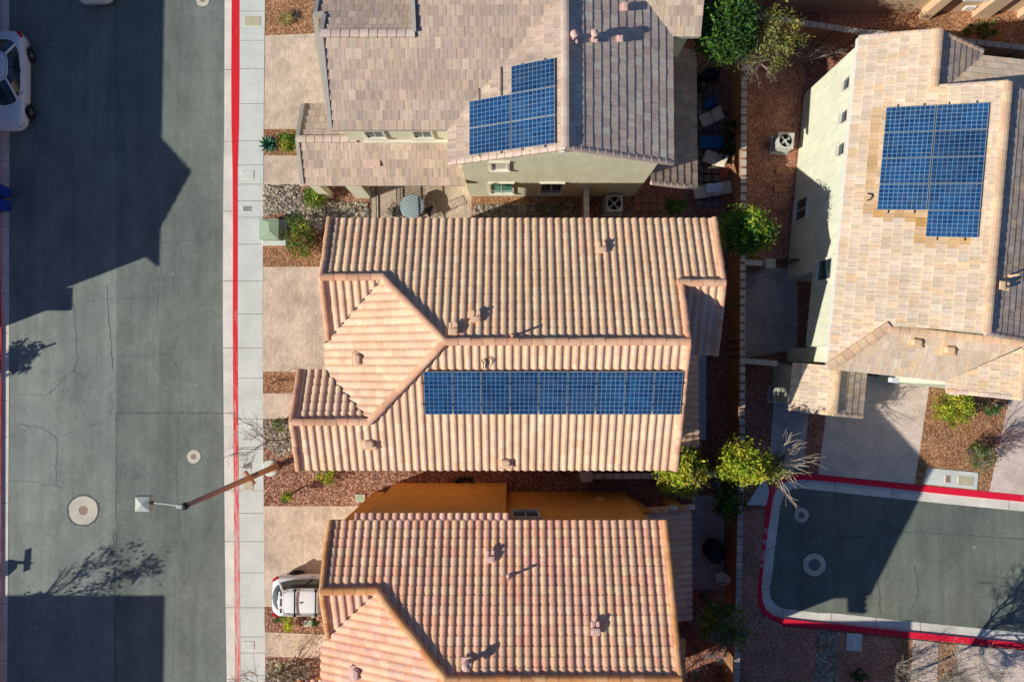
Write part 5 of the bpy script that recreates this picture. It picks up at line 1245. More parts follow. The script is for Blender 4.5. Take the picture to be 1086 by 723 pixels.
# ================================================================== CARS
def make_car(name, label, loc, rz, suv=False, cat='car'):
    root = thing(name, label, cat, loc, rz)
    if suv:
        ST_ = [(-2.36, .34, .58, .46), (-2.34, .56, .72, .42), (-2.29, .70, .92, .34), (-2.18, .82, 1.0, .28), (-1.98, .90, 1.03, .24), (-1.5, .93, 1.02, .22), (-.6, .93, .99, .2), (.5, .93, .97, .2), (1.2, .925, .97, .2), (1.75, .90, .92, .22), (2.05, .83, .85, .26), (2.22, .70, .74, .30), (2.31, .52, .66, .36), (2.34, .30, .60, .42)]
        base = dict(xr=-2.12, xf=1.25, hw=.82, z=1.01, txr=-1.70, txf=.36, thw=.60, tz=1.64)
        wx, wr = 1.36, .36
    else:
        ST_ = [(-2.40, .30, .62, .50), (-2.38, .50, .74, .44), (-2.33, .64, .90, .38), (-2.22, .76, .99, .30), (-2.0, .85, 1.02, .25), (-1.4, .90, 1.0, .2), (-.5, .90, .95, .2), (.5, .90, .93, .2), (1.2, .89, .91, .2), (1.75, .86, .84, .2), (2.08, .78, .77, .24), (2.27, .64, .67, .30), (2.36, .46, .60, .36), (2.39, .26, .55, .42)]
        base = dict(xr=-1.95, xf=1.15, hw=.80, z=.95, txr=-1.02, txf=.22, thw=.55, tz=1.45)
        wx, wr = 1.40, .33
    m = MB(); rings = []
    for x, w, zt, zb in ST_:
        half = [(w * .86, zb), (w * .97, zb + .12), (w, (zb + zt) / 2), (w * .985, zt - .12), (w * .93, zt - .03), (w * .80, zt + .01), (w * .4, zt + .035)]
        rings.append([(x, y, z) for y, z in half] + [(x, -y, z) for y, z in reversed(half)])
    m.loft(rings); body = m.build('body', M['car_white'], root, True, local=True)
    b = base; NP = 40
    def outline(xr, xf, hw, z, ex, bulge=0):
        o = []; cx_, a_ = (xr + xf) / 2, (xf - xr) / 2
        for k in range(NP):
            t = 2 * math.pi * k / NP; c_, s_ = math.cos(t), math.sin(t)
            x_ = a_ * math.copysign(abs(c_) ** (2 / ex), c_); y_ = hw * math.copysign(abs(s_) ** (2 / ex), s_)
            x_ += math.copysign(bulge, c_) * (1 - (y_ / hw) ** 2) if abs(c_) > .5 else 0
            o.append((cx_ + x_, y_ * (1 - .10 * max(0, -x_ / a_) ** 2 - .05 * max(0, x_ / a_) ** 2), z))
        return o
    r0 = outline(b['xr'], b['xf'], b['hw'], b['z'] - .03, 5, .16); r2 = outline(b['txr'], b['txf'], b['thw'], b['tz'], 4.5, .08)
    r1 = [tuple(p * .42 + q * .58 for p, q in zip(a, c)) for a, c in zip(r0, r2)]; r1 = [(x, y * 1.05, z + .02) for x, y, z in r1]
    # roof skin
    rf = MB(); top = b['tz']
    inn = [((x - (b['txr'] + b['txf']) / 2) * .8 + (b['txr'] + b['txf']) / 2, y * .75, top + .045) for x, y, z in r2]; inn2 = [((x - (b['txr'] + b['txf']) / 2) * .3 + (b['txr'] + b['txf']) / 2, y * .3, top + .06) for x, y, z in r2]
    rf.loft([r2, inn, inn2]); rf.build('roof', M['car_white'], root, True, local=True)
    gl = {'windscreen': MB(), 'rear_window': MB(), 'side_window': MB(), 'side_window ': MB()}
    for k in range(NP):
        kk = (k + 1) % NP; q8 = NP // 8
        key = 'windscreen' if (k < q8 or k >= NP - q8) else 'side_window' if k < 3 * q8 else 'rear_window' if k < 5 * q8 else 'side_window '
        for a_, c_ in ((r0, r1), (r1, r2)): gl[key].quad(a_[k], a_[kk], c_[kk], c_[k])
    for kx, gm_ in gl.items(): gm_.build(kx.strip(), M['car_glass'], root, True, local=True)
    pil = MB()
    for idx in (NP // 8, 3 * NP // 8, 5 * NP // 8, 7 * NP // 8): pil.tube([r0[idx], r1[idx], r2[idx]], [.065, .055, .06], 6)
    for idx in (NP // 4 , 3 * NP // 4): pil.tube([r0[idx], r1[idx], r2[idx]], [.045, .04, .035], 5, mi=1)
    for ring, rd_ in ((r2, .035),): pil.tube(ring + [ring[0]], rd_, 5)
    pil.build('pillar', [M['car_white'], M['plastic_black']], root, True, local=True)
    for sx in (-1, 1):
        for sy in (-1, 1):
            hwid = .90 if suv else .875
            w_ = MB(); prof = [(wr * .62, -.11), (wr * .93, -.11), (wr, -.07), (wr, .07), (wr * .93, .11), (wr * .62, .11)]
            w_.loft([[(sx * wx + r_ * math.cos(t), sy * (hwid - .06) + y, wr + r_ * math.sin(t)) for t in (2 * math.pi * q / 24 for q in range(24))] for r_, y in prof]); wh = w_.build('wheel', M['rubber'], root, True, local=True)
            rm = MB(); yo_ = sy * (hwid + .035)
            for q in range(10): t = 2 * math.pi * q / 10; rm.beam((sx * wx, yo_, wr), (sx * wx + wr * .62 * math.cos(t), yo_, wr + wr * .62 * math.sin(t)), .03, .035)
            rm.tube([(sx * wx, yo_ - sy * .03, wr), (sx * wx, yo_ + sy * .015, wr)], .06, 10)
            rm.loft([[(sx * wx + r_ * math.cos(t), yo_ - sy * .012, wr + r_ * math.sin(t)) for t in (2 * math.pi * q / 24 for q in range(24))] for r_ in (wr * .60, wr * .68)], cap=False); rm.build('rim', M['rim'], wh, local=True)
            ar = MB()
            ar.loft([[(sx * wx + r_ * math.cos(t), sy * (hwid + y), wr + r_ * math.sin(t)) for t in (math.pi * q / 14 for q in range(-1, 16))] for r_, y in ((wr * 1.06, .01), (wr * 1.2, .028))], cap=False, closed=False); ar.build('wheel_arch', M['plastic_black'], root, local=True)
    for s in (-1, 1):
        w_ = ST_[-3][1]; l_ = MB(); l_.bbox(2.10, s * (w_ + .02), ST_[-3][2] - .02, .36, .16, .13, -s * .62, bev=.05); l_.build('headlight', M['lamp_clear'], root, local=True)
        l_ = MB(); w2 = ST_[3][1]; l_.bbox(-2.16, s * (w2 + .005), .93, .34, .12, .17, s * .62, bev=.05); l_.build('tail_light', M['lamp_red'], root, local=True)
        l_ = MB(); l_.bbox(b['xf'] - .42, s * (b['hw'] + .19), b['z'] + .07, .14, .22, .15, -s * .2, bev=.05); l_.tube([(b['xf'] - .40, s * (b['hw'] + .02), b['z'] + .02), (b['xf'] - .42, s * (b['hw'] + .14), b['z'] + .05)], .03, 5); l_.build('mirror', M['car_white'], root, True, local=True)
        l_ = MB()
        for xx in (.55, -.4): l_.bbox(xx, s * (.905 if not suv else .935), b['z'] - .13, .2, .04, .04, 0, bev=.01)
        l_.build('door_handle', M['car_white'], root, local=True)
        if suv:
            l_ = MB(); l_.tube([(b['txr'] + .1, s * .56, 1.70), (b['txr'] + .2, s * .56, 1.76), (b['txf'] - .2, s * .56, 1.76), (b['txf'] - .1, s * .56, 1.70)], .025, 6); l_.build('roof_rail', M['lamp_grey'], root, local=True)
    l_ = MB(); l_.bbox(2.30, 0, .42, .12, .9, .16, 0, bev=.03); l_.bbox(-2.3, 0, .40, .1, 1.1, .16, 0, bev=.03); l_.build('bumper_trim', M['plastic_black'], root, local=True)
    if suv:
        for xx in (-1.0, -.05):
            l_ = MB(); l_.tube([(xx, -.62, 1.77), (xx, .62, 1.77)], .04, 6)
            for s in (-1, 1): l_.bbox(xx, s * .56, 1.75, .16, .12, .1, 0, bev=.03)
            l_.build('cross_bar', M['plastic_black'], root, local=True)
        l_ = MB(); l_.bbox(b['txr'] + .06, 0, 1.655, .26, .98, .06, 0, bev=.028); sp_ = l_.build('spoiler', M['car_white'], root, local=True)
        l_ = MB()
        for y, w_ in ((-.38, .2), (0, .34), (.38, .2)): l_.bbox(b['txr'] + .05, y, 1.688, .07, w_, .012, 0)
        l_.build('spoiler_slot', M['plastic_black'], sp_, local=True)
        l_ = MB(); l_.bbox(-.72, 0, 1.73, .14, .05, .04, 0, bev=.015); l_.build('antenna', M['plastic_black'], root, local=True)
    return root
fr_ = (W(37, 80, 0).x - .92)
sedan = make_car('parked_car', 'white sedan parked at the left edge of the street', (fr_, (W(20, 31, .7).y + W(20, 140, .6).y) / 2, RZ), R(-90) + R(1))
c2 = copy_tree(sedan); c2.location = (W(104, 0, 0).x, W(84, 3, .5).y + 2.35, RZ); c2.rotation_euler = (0, 0, R(90 + 4)); c2['label'] = 'white car driving out of the top edge of the street'; c2['category'] = 'car'
make_car('parked_car', 'white crossover with roof bars parked on the driveway', (W(290, 632, .8).x + 2.30, (W(300, 609, .3).y + W(300, 652, 1.0).y) / 2, .01), 0, True)

# ================================================================== YARD THINGS
def condenser(label, px, py, s, h, rz=0):
    p = W(px, py, 0); root = thing('air_conditioner', label, 'air conditioner', p, rz)
    m = MB(); m.bbox(0, 0, .03, s * 1.12, s * 1.12, .1, 0, bev=.01); m.build('pad', M['walk'], root, local=True)
    m = MB(); m.bbox(0, 0, .08 + (h - .30) / 2, s * .95, s * .95, h - .30, 0, bev=.04); m.loft([[(a_ * s * .475, b_ * s * .475, z_) for a_, b_ in ((-1, -1), (1, -1), (1, 1), (-1, 1))] for z_ in (h - .24, h - .04)], cap=False)
    for i in range(12):
        z = .14 + (h - .24) * i / 12
        for sx, sy in ((1, 0), (-1, 0), (0, 1), (0, -1)): m.bbox(sx * s * .48, sy * s * .48, z, .02 if sx else s * .86, .02 if sy else s * .86, .02, 0)
    m.build('casing', M['ac_beige'], root, local=True)
    m = MB(); sq = [(s / 2 * math.cos(t) / max(abs(math.cos(t)), abs(math.sin(t))), s / 2 * math.sin(t) / max(abs(math.cos(t)), abs(math.sin(t)))) for t in (2 * math.pi * k / 32 for k in range(32))]
    ci = [(s * .40 * math.cos(t), s * .40 * math.sin(t)) for t in (2 * math.pi * k / 32 for k in range(32))]
    m.loft([[(x, y, h - .06) for x, y in sq], [(x * 1.0, y * 1.0, h) for x, y in sq], [(x, y, h + .01) for x, y in ci], [(x, y, h - .05) for x, y in ci]], cap=False); m.build('top_panel', M['ac_beige'], root, local=True)
    m = MB(); m.lathe(0, 0, [(s * .40, h - .16), (.001, h - .16)], 24); m.build('fan_well', M['steel_dark'], root, local=True)
    m = MB(); m.lathe(0, 0, [(s * .11, h - .12), (s * .11, h - .05), (.001, h - .04)], 16)
    for k in range(4):
        t = k * math.pi / 2 + .4; c_, s_ = math.cos(t), math.sin(t); c2_, s2_ = math.cos(t + .6), math.sin(t + .6)
        m.quad((s * .1 * c_, s * .1 * s_, h - .11), (s * .37 * c_, s * .37 * s_, h - .12), (s * .37 * c2_, s * .37 * s2_, h - .07), (s * .1 * c2_, s * .1 * s2_, h - .08))
    m.build('fan', M['ac_beige'], root, local=True)
    m = MB()
    for r_ in (.38, .28, .18):
        m.tube([(s * r_ * math.cos(t), s * r_ * math.sin(t), h - .01) for t in (2 * math.pi * k / 24 for k in range(25))], .006, 4)
    m.build('guard', M['steel_dark'], root, local=True)
condenser('air conditioner between the sage house and the peach roof', 649, 219.5, .80, .80); condenser('air conditioner beside the pale green wall', 826, 155, .78, .85, R(-5)); condenser('air conditioner beside the low sandy entry roof', 823, 418, .74, .70, R(-5))

def leaf_mb(mb, c, rad, n_cl, n_lf, size, pal, spread=.36, flat=.3, hollow=.0, dark=.55):
    c = Vector(c); rad = Vector(rad)
    for k in range(n_cl):
        while True:
            d = Vector((random.uniform(-1, 1), random.uniform(-1, 1), random.uniform(-1, 1)))
            if hollow < d.length < 1: break
        q = c + Vector((d.x * rad.x, d.y * rad.y, d.z * rad.z)) * random.uniform(.75, 1.0)
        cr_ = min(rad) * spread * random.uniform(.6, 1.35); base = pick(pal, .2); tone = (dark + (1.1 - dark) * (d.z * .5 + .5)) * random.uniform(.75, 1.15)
        for _ in range(n_lf):
            e = Vector((random.gauss(0, .5), random.gauss(0, .5), random.gauss(0, .42))) * cr_
            a = Vector((random.uniform(-1, 1), random.uniform(-1, 1), random.uniform(-1, 1))).normalized()
            nn = Vector((random.uniform(-1, 1), random.uniform(-1, 1), random.uniform(flat, 1.4))).normalized(); a = (a - nn * a.dot(nn)).normalized(); b = nn.cross(a)
            s = size * random.uniform(.5, 1.35); p = q + e; hs = random.uniform(-.14, .14)
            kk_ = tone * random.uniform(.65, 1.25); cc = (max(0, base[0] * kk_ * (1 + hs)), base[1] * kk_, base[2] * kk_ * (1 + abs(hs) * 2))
            mb.add([p - a * s, p + b * s * .42, p + a * s, p - b * s * .42], [(0, 1, 2, 3)], cc)
def limb(mb, p, d, L_, r, depth, pal, up=.1, spread=.6, kids=(2, 3), shrink=.68, tips=None):
    p = Vector(p); d = Vector(d).normalized(); pts = [p]; k = 3
    for i in range(k):
        d = (d + Vector((random.gauss(0, .14), random.gauss(0, .14), random.gauss(0, .10) + up * .3))).normalized(); pts.append(pts[-1] + d * L_ / k)
    rr = [r, r * .88, r * .76, r * .62]
    mb.tube(pts, rr, 5 if r > .02 else 4, pick(pal, .15), cap=False)
    if depth == 0:
        if tips is not None: tips.append(pts[-1])
        return
    for q in range(random.randint(*kids) + (1 if depth > 2 else 0)):
        t = random.choice((1.0, 1.0, .7, .45)); i = int(t * k); base = pts[i]
        s = Vector((random.uniform(-1, 1), random.uniform(-1, 1), random.uniform(-.5, .8)))
        limb(mb, base, d + s * spread, L_ * shrink * random.uniform(.75, 1.15), max(.004, r * .58), depth - 1, pal, up, spread, kids, shrink, tips)
BARK = [(.22, .16, .11), (.28, .21, .15), (.18, .13, .09)]
GREENS = {'lime': [(.44, .54, .03), (.54, .60, .04), (.32, .43, .025), (.64, .60, .05)], 'green': [(.10, .24, .025), (.14, .30, .03), (.07, .18, .02)], 'dark': [(.045, .11, .02), (.06, .14, .025), (.03, .075, .015)],
          'olive': [(.24, .25, .05), (.32, .31, .08), (.17, .20, .04)], 'gold': [(.52, .44, .06), (.44, .42, .07), (.34, .34, .05)], 'grey': [(.30, .32, .21), (.38, .37, .27), (.22, .24, .16)], 'rust': [(.34, .18, .04), (.24, .2, .05)]}
def tree(name, label, cat, px, py, z, rad, pal, n_cl=70, n_lf=34, size=.075, trunk=True, group=None, sway=(0, 0), hollow=0.0, dark=.5, bare=0):
    c = W(px, py, z); bx_, by_ = c.x + sway[0], c.y + sway[1]
    root = thing(name, label, cat, (bx_, by_, 0), 0, group)
    if trunk:
        t = MB(); top = Vector((c.x, c.y, z)); b0 = Vector((bx_, by_, -.02)); mid = b0.lerp(top, .5) + Vector((random.uniform(-.1, .1), random.uniform(-.1, .1), 0)); r0_ = .035 + .03 * z
        t.tube([b0, mid, top], [r0_, r0_ * .75, r0_ * .5], 8, BARK[0])
        for k in range(6):
            a = random.uniform(0, 6.3); limb(t, mid.lerp(top, random.uniform(.2, .9)), (math.cos(a), math.sin(a), .7), min(rad) * .6, r0_ * .4, 2, BARK)
        t.build('trunk', M['twig'], root)
    if bare:
        b_ = MB()
        for k in range(bare):
            a = random.uniform(0, 6.3); limb(b_, (c.x, c.y, z * .6), (math.cos(a), math.sin(a), .5), max(rad) * .55, .02, 3, [(.36, .31, .24), (.44, .38, .3)])
        b_.build('twigs', M['twig'], root)
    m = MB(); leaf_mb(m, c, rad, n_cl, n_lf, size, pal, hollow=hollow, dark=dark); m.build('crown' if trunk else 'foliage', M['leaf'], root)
    return root
G = GREENS
tree('leafy_tree', 'round green tree over the back wall beside the sage house yard', 'tree', 793, 245, 5.7, (1.10, .92, .9), G['lime'][:3] + G['green'], 120, 55, .085)
tree('leafy_tree', 'bright yellow green tree at the corner of the peach roof', 'tree', 721, 500, 5.2, (1.08, .95, .9), G['lime'] + G['lime'] + G['rust'][1:], 130, 60, .08)
tree('leafy_tree', 'bright yellow green tree leaning over the back wall by the court', 'tree', 788, 494, 5.2, (1.05, .85, .85), G['lime'] + G['lime'][2:], 130, 60, .08)
tree('leafy_shrub', 'dark green shrub in the shade under the back wall', 'shrub', 774, 530, 1.8, (.75, 1.0, .8), G['dark'] + G['green'], 50, 34, .075)
tree('leafy_tree', 'olive green tree growing over the wall at the lower back yard', 'tree', 768, 661, 3.4, (1.15, .95, .9), G['olive'] + G['lime'][2:3] + G['green'] + G['grey'], 95, 40, .07, bare=9)
tree('pine_tree', 'large dark green tree at the top beside the grey roof', 'tree', 772, 26, 5.2, (1.3, 1.7, 1.2), G['green'] + G['dark'], 170, 60, .09)
tree('leafy_tree', 'sparse yellow green tree with bare twigs at the top', 'tree', 824, 42, 5.4, (1.35, 1.4, 1.0), G['olive'] + G['gold'][1:], 60, 30, .07, bare=16)
tree('leafy_shrub', 'green shrub in the dark side yard by the condenser', 'shrub', 716, 219, .9, (.55, .45, .5), G['green'], 30, 30, .06, False)
tree('leafy_shrub', 'grey green shrub under the sage green wall', 'shrub', 582, 222, .5, (.8, .35, .35), G['olive'] + G['grey'], 24, 22, .05, False)
tree('leafy_shrub', 'dark plant behind the loungers along the back wall', 'shrub', 773, 150, .7, (.35, 1.6, .5), G['dark'], 40, 26, .06, False)
tree('leafy_shrub', 'thin weeds at the foot of the back wall below the loungers', 'shrub', 776, 222, .6, (.5, .7, .4), G['grey'] + G['olive'], 16, 14, .05, False, bare=3)
tree('round_bush', 'round bright green bush beside the agave', 'bush', 307, 150, .62, (.50, .50, .48), G['lime'][2:] + G['green'][1:], 60, 34, .05, False, hollow=.5)
tree('round_bush', 'round green bush beside the entry pier', 'bush', 334, 209, .6, (.52, .52, .5), G['lime'][1:3] + G['green'][1:], 60, 34, .05, False, hollow=.5)
tree('leafy_shrub', 'loose olive shrub with yellow tips beside the green cabinet', 'shrub', 318, 250, .8, (.92, 1.15, .6), G['olive'] + G['gold'] + G['green'], 90, 40, .055, False, bare=4)
tree('leafy_shrub', 'small bright shrub at the eave of the peach roof', 'shrub', 346, 505, .55, (.5, .42, .4), G['lime'] , 28, 26, .05, False)
tree('leafy_shrub', 'tiny round green tree in the gravel with its own shadow', 'shrub', 305, 526, .9, (.30, .32, .3), G['lime'][1:3] + G['green'][1:], 22, 30, .045)
tree('leafy_shrub', 'low olive plant among the stones under the bare tree', 'shrub', 298, 452, .4, (.42, .5, .3), G['olive'] + G['green'], 22, 22, .05, False, bare=3)
tree('leafy_shrub', 'bright yellow green shrub beside the white crossover', 'shrub', 305.5, 662, .5, (.32, .5, .35), G['lime'][:2], 24, 26, .05, False)
tree('leafy_shrub', 'small dark green plant left of the bright shrub by the crossover', 'shrub', 294, 657, .3, (.22, .2, .2), G['green'], 10, 20, .045, False)
tree('leafy_shrub', 'small dark plant right of the pale green lid', 'shrub', 335, 659, .35, (.26, .24, .25), G['dark'], 12, 20, .05, False)
tree('leafy_shrub', 'large yellow green shrub in the orange gravel bed', 'shrub', 1012, 434, .9, (1.05, .95, .6), G['lime'] + G['gold'][1:], 90, 42, .06, False)
tree('leafy_shrub', 'small green shrub beside the large yellow one', 'shrub', 1051, 434, .6, (.42, .42, .4), G['green'] + G['grey'], 24, 26, .05, False)
tree('round_bush', 'variegated round bush above the pad by the court', 'bush', 1042, 485, .7, (.68, .78, .55), G['olive'] + G['green'] + G['grey'], 56, 30, .05, False, hollow=.4)
tree('round_bush', 'small dark round bush at the bottom right', 'bush', 912, 717, .5, (.40, .36, .36), G['green'][2:] + G['dark'], 24, 30, .045, False, hollow=.4)
tree('leafy_shrub', 'low green shrub in the shaded top right yard', 'shrub', 1040, 33, .9, (1.0, .5, .5), G['dark'] + G['green'], 30, 24, .06, False)
tree('leafy_shrub', 'dark scrubby shrub behind the top right fence', 'shrub', 1072, 62, .9, (1.4, .8, .5), G['dark'] + G['grey'], 30, 20, .06, False, bare=5)
tree('leafy_shrub', 'faint weeds at the foot of the dead trees on the left', 'shrub', 296, 715, .35, (.7, .5, .25), G['olive'], 14, 14, .05, False, bare=4)
def twig_bush(name, label, px, py, base_r, L_, n, pal, depth=3, r=.016, up=.2, lean=(0, 0), cat='shrub'):
    p = W(px, py, 0); root = thing(name, label, cat, p); m = MB()
    for k in range(n):
        a = random.uniform(0, 6.3); rr = random.uniform(0, base_r)
        limb(m, (p.x + rr * math.cos(a), p.y + rr * math.sin(a), 0), (math.cos(a) * .7 + lean[0], math.sin(a) * .7 + lean[1], random.uniform(.5, 1.3)), L_ * random.uniform(.7, 1.15), r, depth, pal, up, .55)
    m.build('branches', M['twig'], root); return root
PALE = [(.50, .43, .33), (.58, .50, .40), (.42, .36, .28)]; GREYT = [(.20, .22, .22), (.28, .30, .30), (.15, .16, .17)]; BRN = [(.20, .14, .10), (.28, .20, .14), (.15, .11, .08)]
twig_bush('bare_shrub', 'tangled grey leafless shrub in the lower back yard', 745, 700, .9, .75, 34, GREYT)
twig_bush('bare_shrub', 'leafless grey shrub beside the small gable strip', 732, 672, .4, .5, 14, GREYT)
twig_bush('bare_shrub', 'thin dark shrub in the small gravel bed by the path', 296, 402, .12, .42, 9, BRN, 2, .012)
twig_bush('bare_shrub', 'purplish leafless bush beside the variegated bush', 1064, 462, .5, .60, 26, [(.26, .16, .17), (.34, .22, .22), (.2, .13, .12)])
twig_bush('bare_shrub', 'tangled brown dry shrub in the bottom left stones', 318, 716, .45, .5, 20, BRN)
twig_bush('bare_shrub', 'pale leafless shrub at the bottom right beside the path', 950, 712, .35, .75, 26, PALE, 3, .016)
twig_bush('bare_shrub', 'pale twigs in the orange gravel strip at the bottom right', 1006, 716, .3, .45, 12, PALE)
twig_bush('bare_shrub', 'grey twigs against the back wall near the sparse tree', 845, 62, .3, .9, 10, PALE, 3, .02, .1, (.5, .1))
def bare_tree(label, px, py, h, L_, lean, pal, depth=5, r=.07, limbs=4, spread=.6, up=.05, kids=(2, 3)):
    p = W(px, py, 0); root = thing('bare_tree', label, 'tree', p); t = MB(); top = p + Vector((lean[0] * h, lean[1] * h, h)); mid = p.lerp(top, .55) + Vector((.04, -.03, 0))
    t.tube([p - Vector((0, 0, .03)), mid, top], [r, r * .85, r * .75], 8, pick(pal)); t.build('trunk', M['twig'], root)
    b = MB()
    for k in range(limbs):
        a = 2 * math.pi * k / limbs + random.uniform(-.4, .4)
        limb(b, top - Vector((0, 0, random.uniform(0, .25))), (math.cos(a) * .8 + lean[0] * 2, math.sin(a) * .8 + lean[1] * 2, .7), L_, r * .62, depth, pal, up, spread, kids)
    b.build('branches', M['twig'], root); return root
bare_tree('small leafless tree by the pavement beside the lamp post', 303, 466, 1.3, .95, (-.28, .10), BRN + PALE[2:], 4, .035, 5)
bare_tree('small leafless tree by the pavement at the bottom left', 289, 716, 1.2, .9, (-.25, .05), [(.34, .29, .22), (.42, .36, .28)], 4, .032, 6)
bare_tree('tall leafless tree at the bottom right whose shadow crosses the court', 962, 715, 2.3, 1.5, (.02, .10), PALE, 6, .078, 6, .72, .04, (2, 4))
def blades(name, label, px, py, n, L_, pal, w=.012, z=0, cat='grass', spreadz=(.3, 1.2), r0=.2, z0=0, droop=.45):
    p = W(px, py, z); root = thing(name, label, cat, p); m = MB()
    for k in range(n):
        a = random.uniform(0, 6.3); q = p + Vector((math.cos(a), math.sin(a), 0)) * random.uniform(0, r0); q.z = z0; d = Vector((math.cos(a), math.sin(a), random.uniform(*spreadz))).normalized(); l = L_ * random.uniform(.6, 1.15); s = Vector((-math.sin(a), math.cos(a), 0)); c = pick(pal, .2); prev = None
        for i in range(5):
            t = i / 4; pos = q + d * l * t + Vector((0, 0, -droop * l * t * t)); ww = w * (1 - t * .85); cur = (pos - s * ww, pos + s * ww)
            if prev: m.quad(prev[0], prev[1], cur[1], cur[0], c)
            prev = cur
    m.build('blades', M['leaf'], root); return root
blades('grass_clump', 'golden and dark grass clump in the top gravel bed', 303, 21, 170, .42, [(.50, .38, .12), (.55, .44, .2), (.42, .34, .12)], .014)
blades('grass_clump', 'dark dry half of the golden grass clump', 313, 18, 90, .36, [(.07, .06, .05), (.12, .10, .08)], .014)
c_ = W(819, 494, 4.7); tf = thing('wispy_shrub', 'wispy olive shrub with long pale stems at the court corner', 'shrub', (c_.x, c_.y, 0)); m = MB()
m.tube([(c_.x - .1, c_.y, -.02), (c_.x, c_.y + .03, 1.8), (c_.x, c_.y, 4.3)], [.07, .06, .04], 7, BARK[0]); m.build('trunk', M['twig'], tf)
m = MB()
for k in range(30):
    a = random.uniform(-1.3, .8) if k < 25 else random.uniform(0, 6.3); limb(m, (c_.x + .1, c_.y, 4.3 + random.uniform(-.3, .4)), (math.cos(a), math.sin(a), random.uniform(-.1, .7)), random.uniform(.6, 1.15), .022, 2, [(.58, .50, .38), (.50, .42, .32), (.44, .36, .26)], -.02, .32, (1, 3), .62)
m.build('stems', M['twig'], tf)
m = MB(); leaf_mb(m, c_, (.62, .55, .7), 26, 26, .085, G['olive'] + G['gold'][1:], .5); m.build('foliage', M['leaf'], tf)
p = W(286, 154, 0); ag = thing('agave', 'blue green agave at the edge of the pavement', 'agave', p); m = MB()
for ring, (n_, l, el_) in enumerate(((11, .52, .25), (9, .46, .7), (6, .34, 1.3))):
    for k in range(n_):
        a = 2 * math.pi * k / n_ + ring * .3; d = Vector((math.cos(a) * math.cos(el_), math.sin(a) * math.cos(el_), math.sin(el_))); s = Vector((-math.sin(a), math.cos(a), 0)); b0 = Vector((p.x, p.y, .06)); c = pick([(.06, .20, .13), (.09, .26, .17), (.05, .15, .10)], .15)
        m.add([b0 - s * .04, b0 + s * .04, b0 + d * l * .5 + s * .075, b0 + d * l * .5 - s * .075, b0 + d * l + Vector((0, 0, .03)), b0 + d * l * .5 - Vector((0, 0, .03))], [(0, 1, 2, 5), (0, 5, 3), (5, 2, 4), (3, 5, 4)], c)
m.build('leaves', M['leaf'], ag)
# dark ring of cut growth in the side yard
p = W(493.5, 515, 0); rg = thing('leafy_shrub', 'dark ring shaped plant in the shaded gravel side yard', 'shrub', p); m = MB()
for k in range(26):
    a = 2 * math.pi * k / 26; leaf_mb(m, (p.x + .42 * math.cos(a), p.y + .38 * math.sin(a), .16), (.13, .13, .12), 3, 14, .05, [(.03, .05, .025), (.05, .07, .03)])
m.build('foliage', M['leaf'], rg)
tree('leafy_shrub', 'small dark plant against the orange wall at the shadow tip', 'shrub', 414, 521, .3, (.45, .16, .2), G['dark'] + G['grey'], 12, 14, .05, False)

# patio table with bowl, chairs
p = W(437, 219, .72); tb = thing('patio_table', 'round pale glass table in the paver courtyard', 'table', (p.x, p.y, 0))
m = MB(); m.lathe(p.x, p.y, [(.56, .70), (.58, .715), (.58, .73), (.55, .74), (.001, .74)], 32); m.build('tabletop', M['table_top'], tb, True)
for k in range(4):
    a = math.pi / 4 + k * math.pi / 2; m = MB(); m.tube([(p.x + .12 * math.cos(a), p.y + .12 * math.sin(a), .69), (p.x + .2 * math.cos(a), p.y + .2 * math.sin(a), .35), (p.x + .42 * math.cos(a), p.y + .42 * math.sin(a), .01)], .018, 6); m.build('leg', M['steel'], tb)
def chair(label, px, py, rz, mat='steel', group='metal chairs round the courtyard table'):
    q = W(px, py, 0); root = thing('patio_chair', label, 'chair', q, rz, group)
    m = MB(); m.bbox(0, 0, .44, .44, .44, .03, 0, bev=.01); m.build('seat', M[mat], root, local=True)
    m = MB()
    for s in (-1, 1): m.tube([(s * .2, .2, .44), (s * .21, .30, .92)], .016, 5)
    m.tube([(-.21, .30, .92), (.21, .30, .92)], .016, 5)
    for k in range(6): x = -.16 + .064 * k; m.tube([(x, .21, .48), (x, .295, .9)], .008, 4)
    m.build('backrest', M[mat], root, local=True)
    for sx, sy in ((1, 1), (1, -1), (-1, 1), (-1, -1)):
        m = MB(); m.tube([(sx * .19, sy * .19, .43), (sx * .22, sy * .22, 0)], .016, 5); m.build('leg', M[mat], root, local=True)
    for s in (-1, 1):
        m = MB(); m.tube([(s * .22, .2, .64), (s * .24, -.1, .66), (s * .22, -.2, .44)], .014, 5); m.build('armrest', M[mat], root, local=True)
chair('dark metal chair right of the round courtyard table', 458, 226, R(-60)); chair('dark metal chair behind the round courtyard table', 424, 226, R(60))
p = W(437, 227, .3); pp = thing('potted_plant', 'pale leafy plant in a pot below the round courtyard table', 'plant', (p.x, p.y, 0)); m = MB(); m.lathe(p.x, p.y, [(.14, 0), (.2, .3), (.21, .34), (.17, .34), (.001, .3)], 16); m.build('pot', M['terracotta'], pp); m = MB(); leaf_mb(m, (p.x, p.y, .5), (.3, .22, .22), 16, 18, .06, G['grey'] + [(.45, .45, .42)]); m.build('foliage', M['leaf'], pp)
tree('leafy_shrub', 'grey leafy plant left of the round courtyard table', 'shrub', 417, 225, .35, (.32, .3, .28), G['grey'] + G['dark'], 16, 18, .055, False)

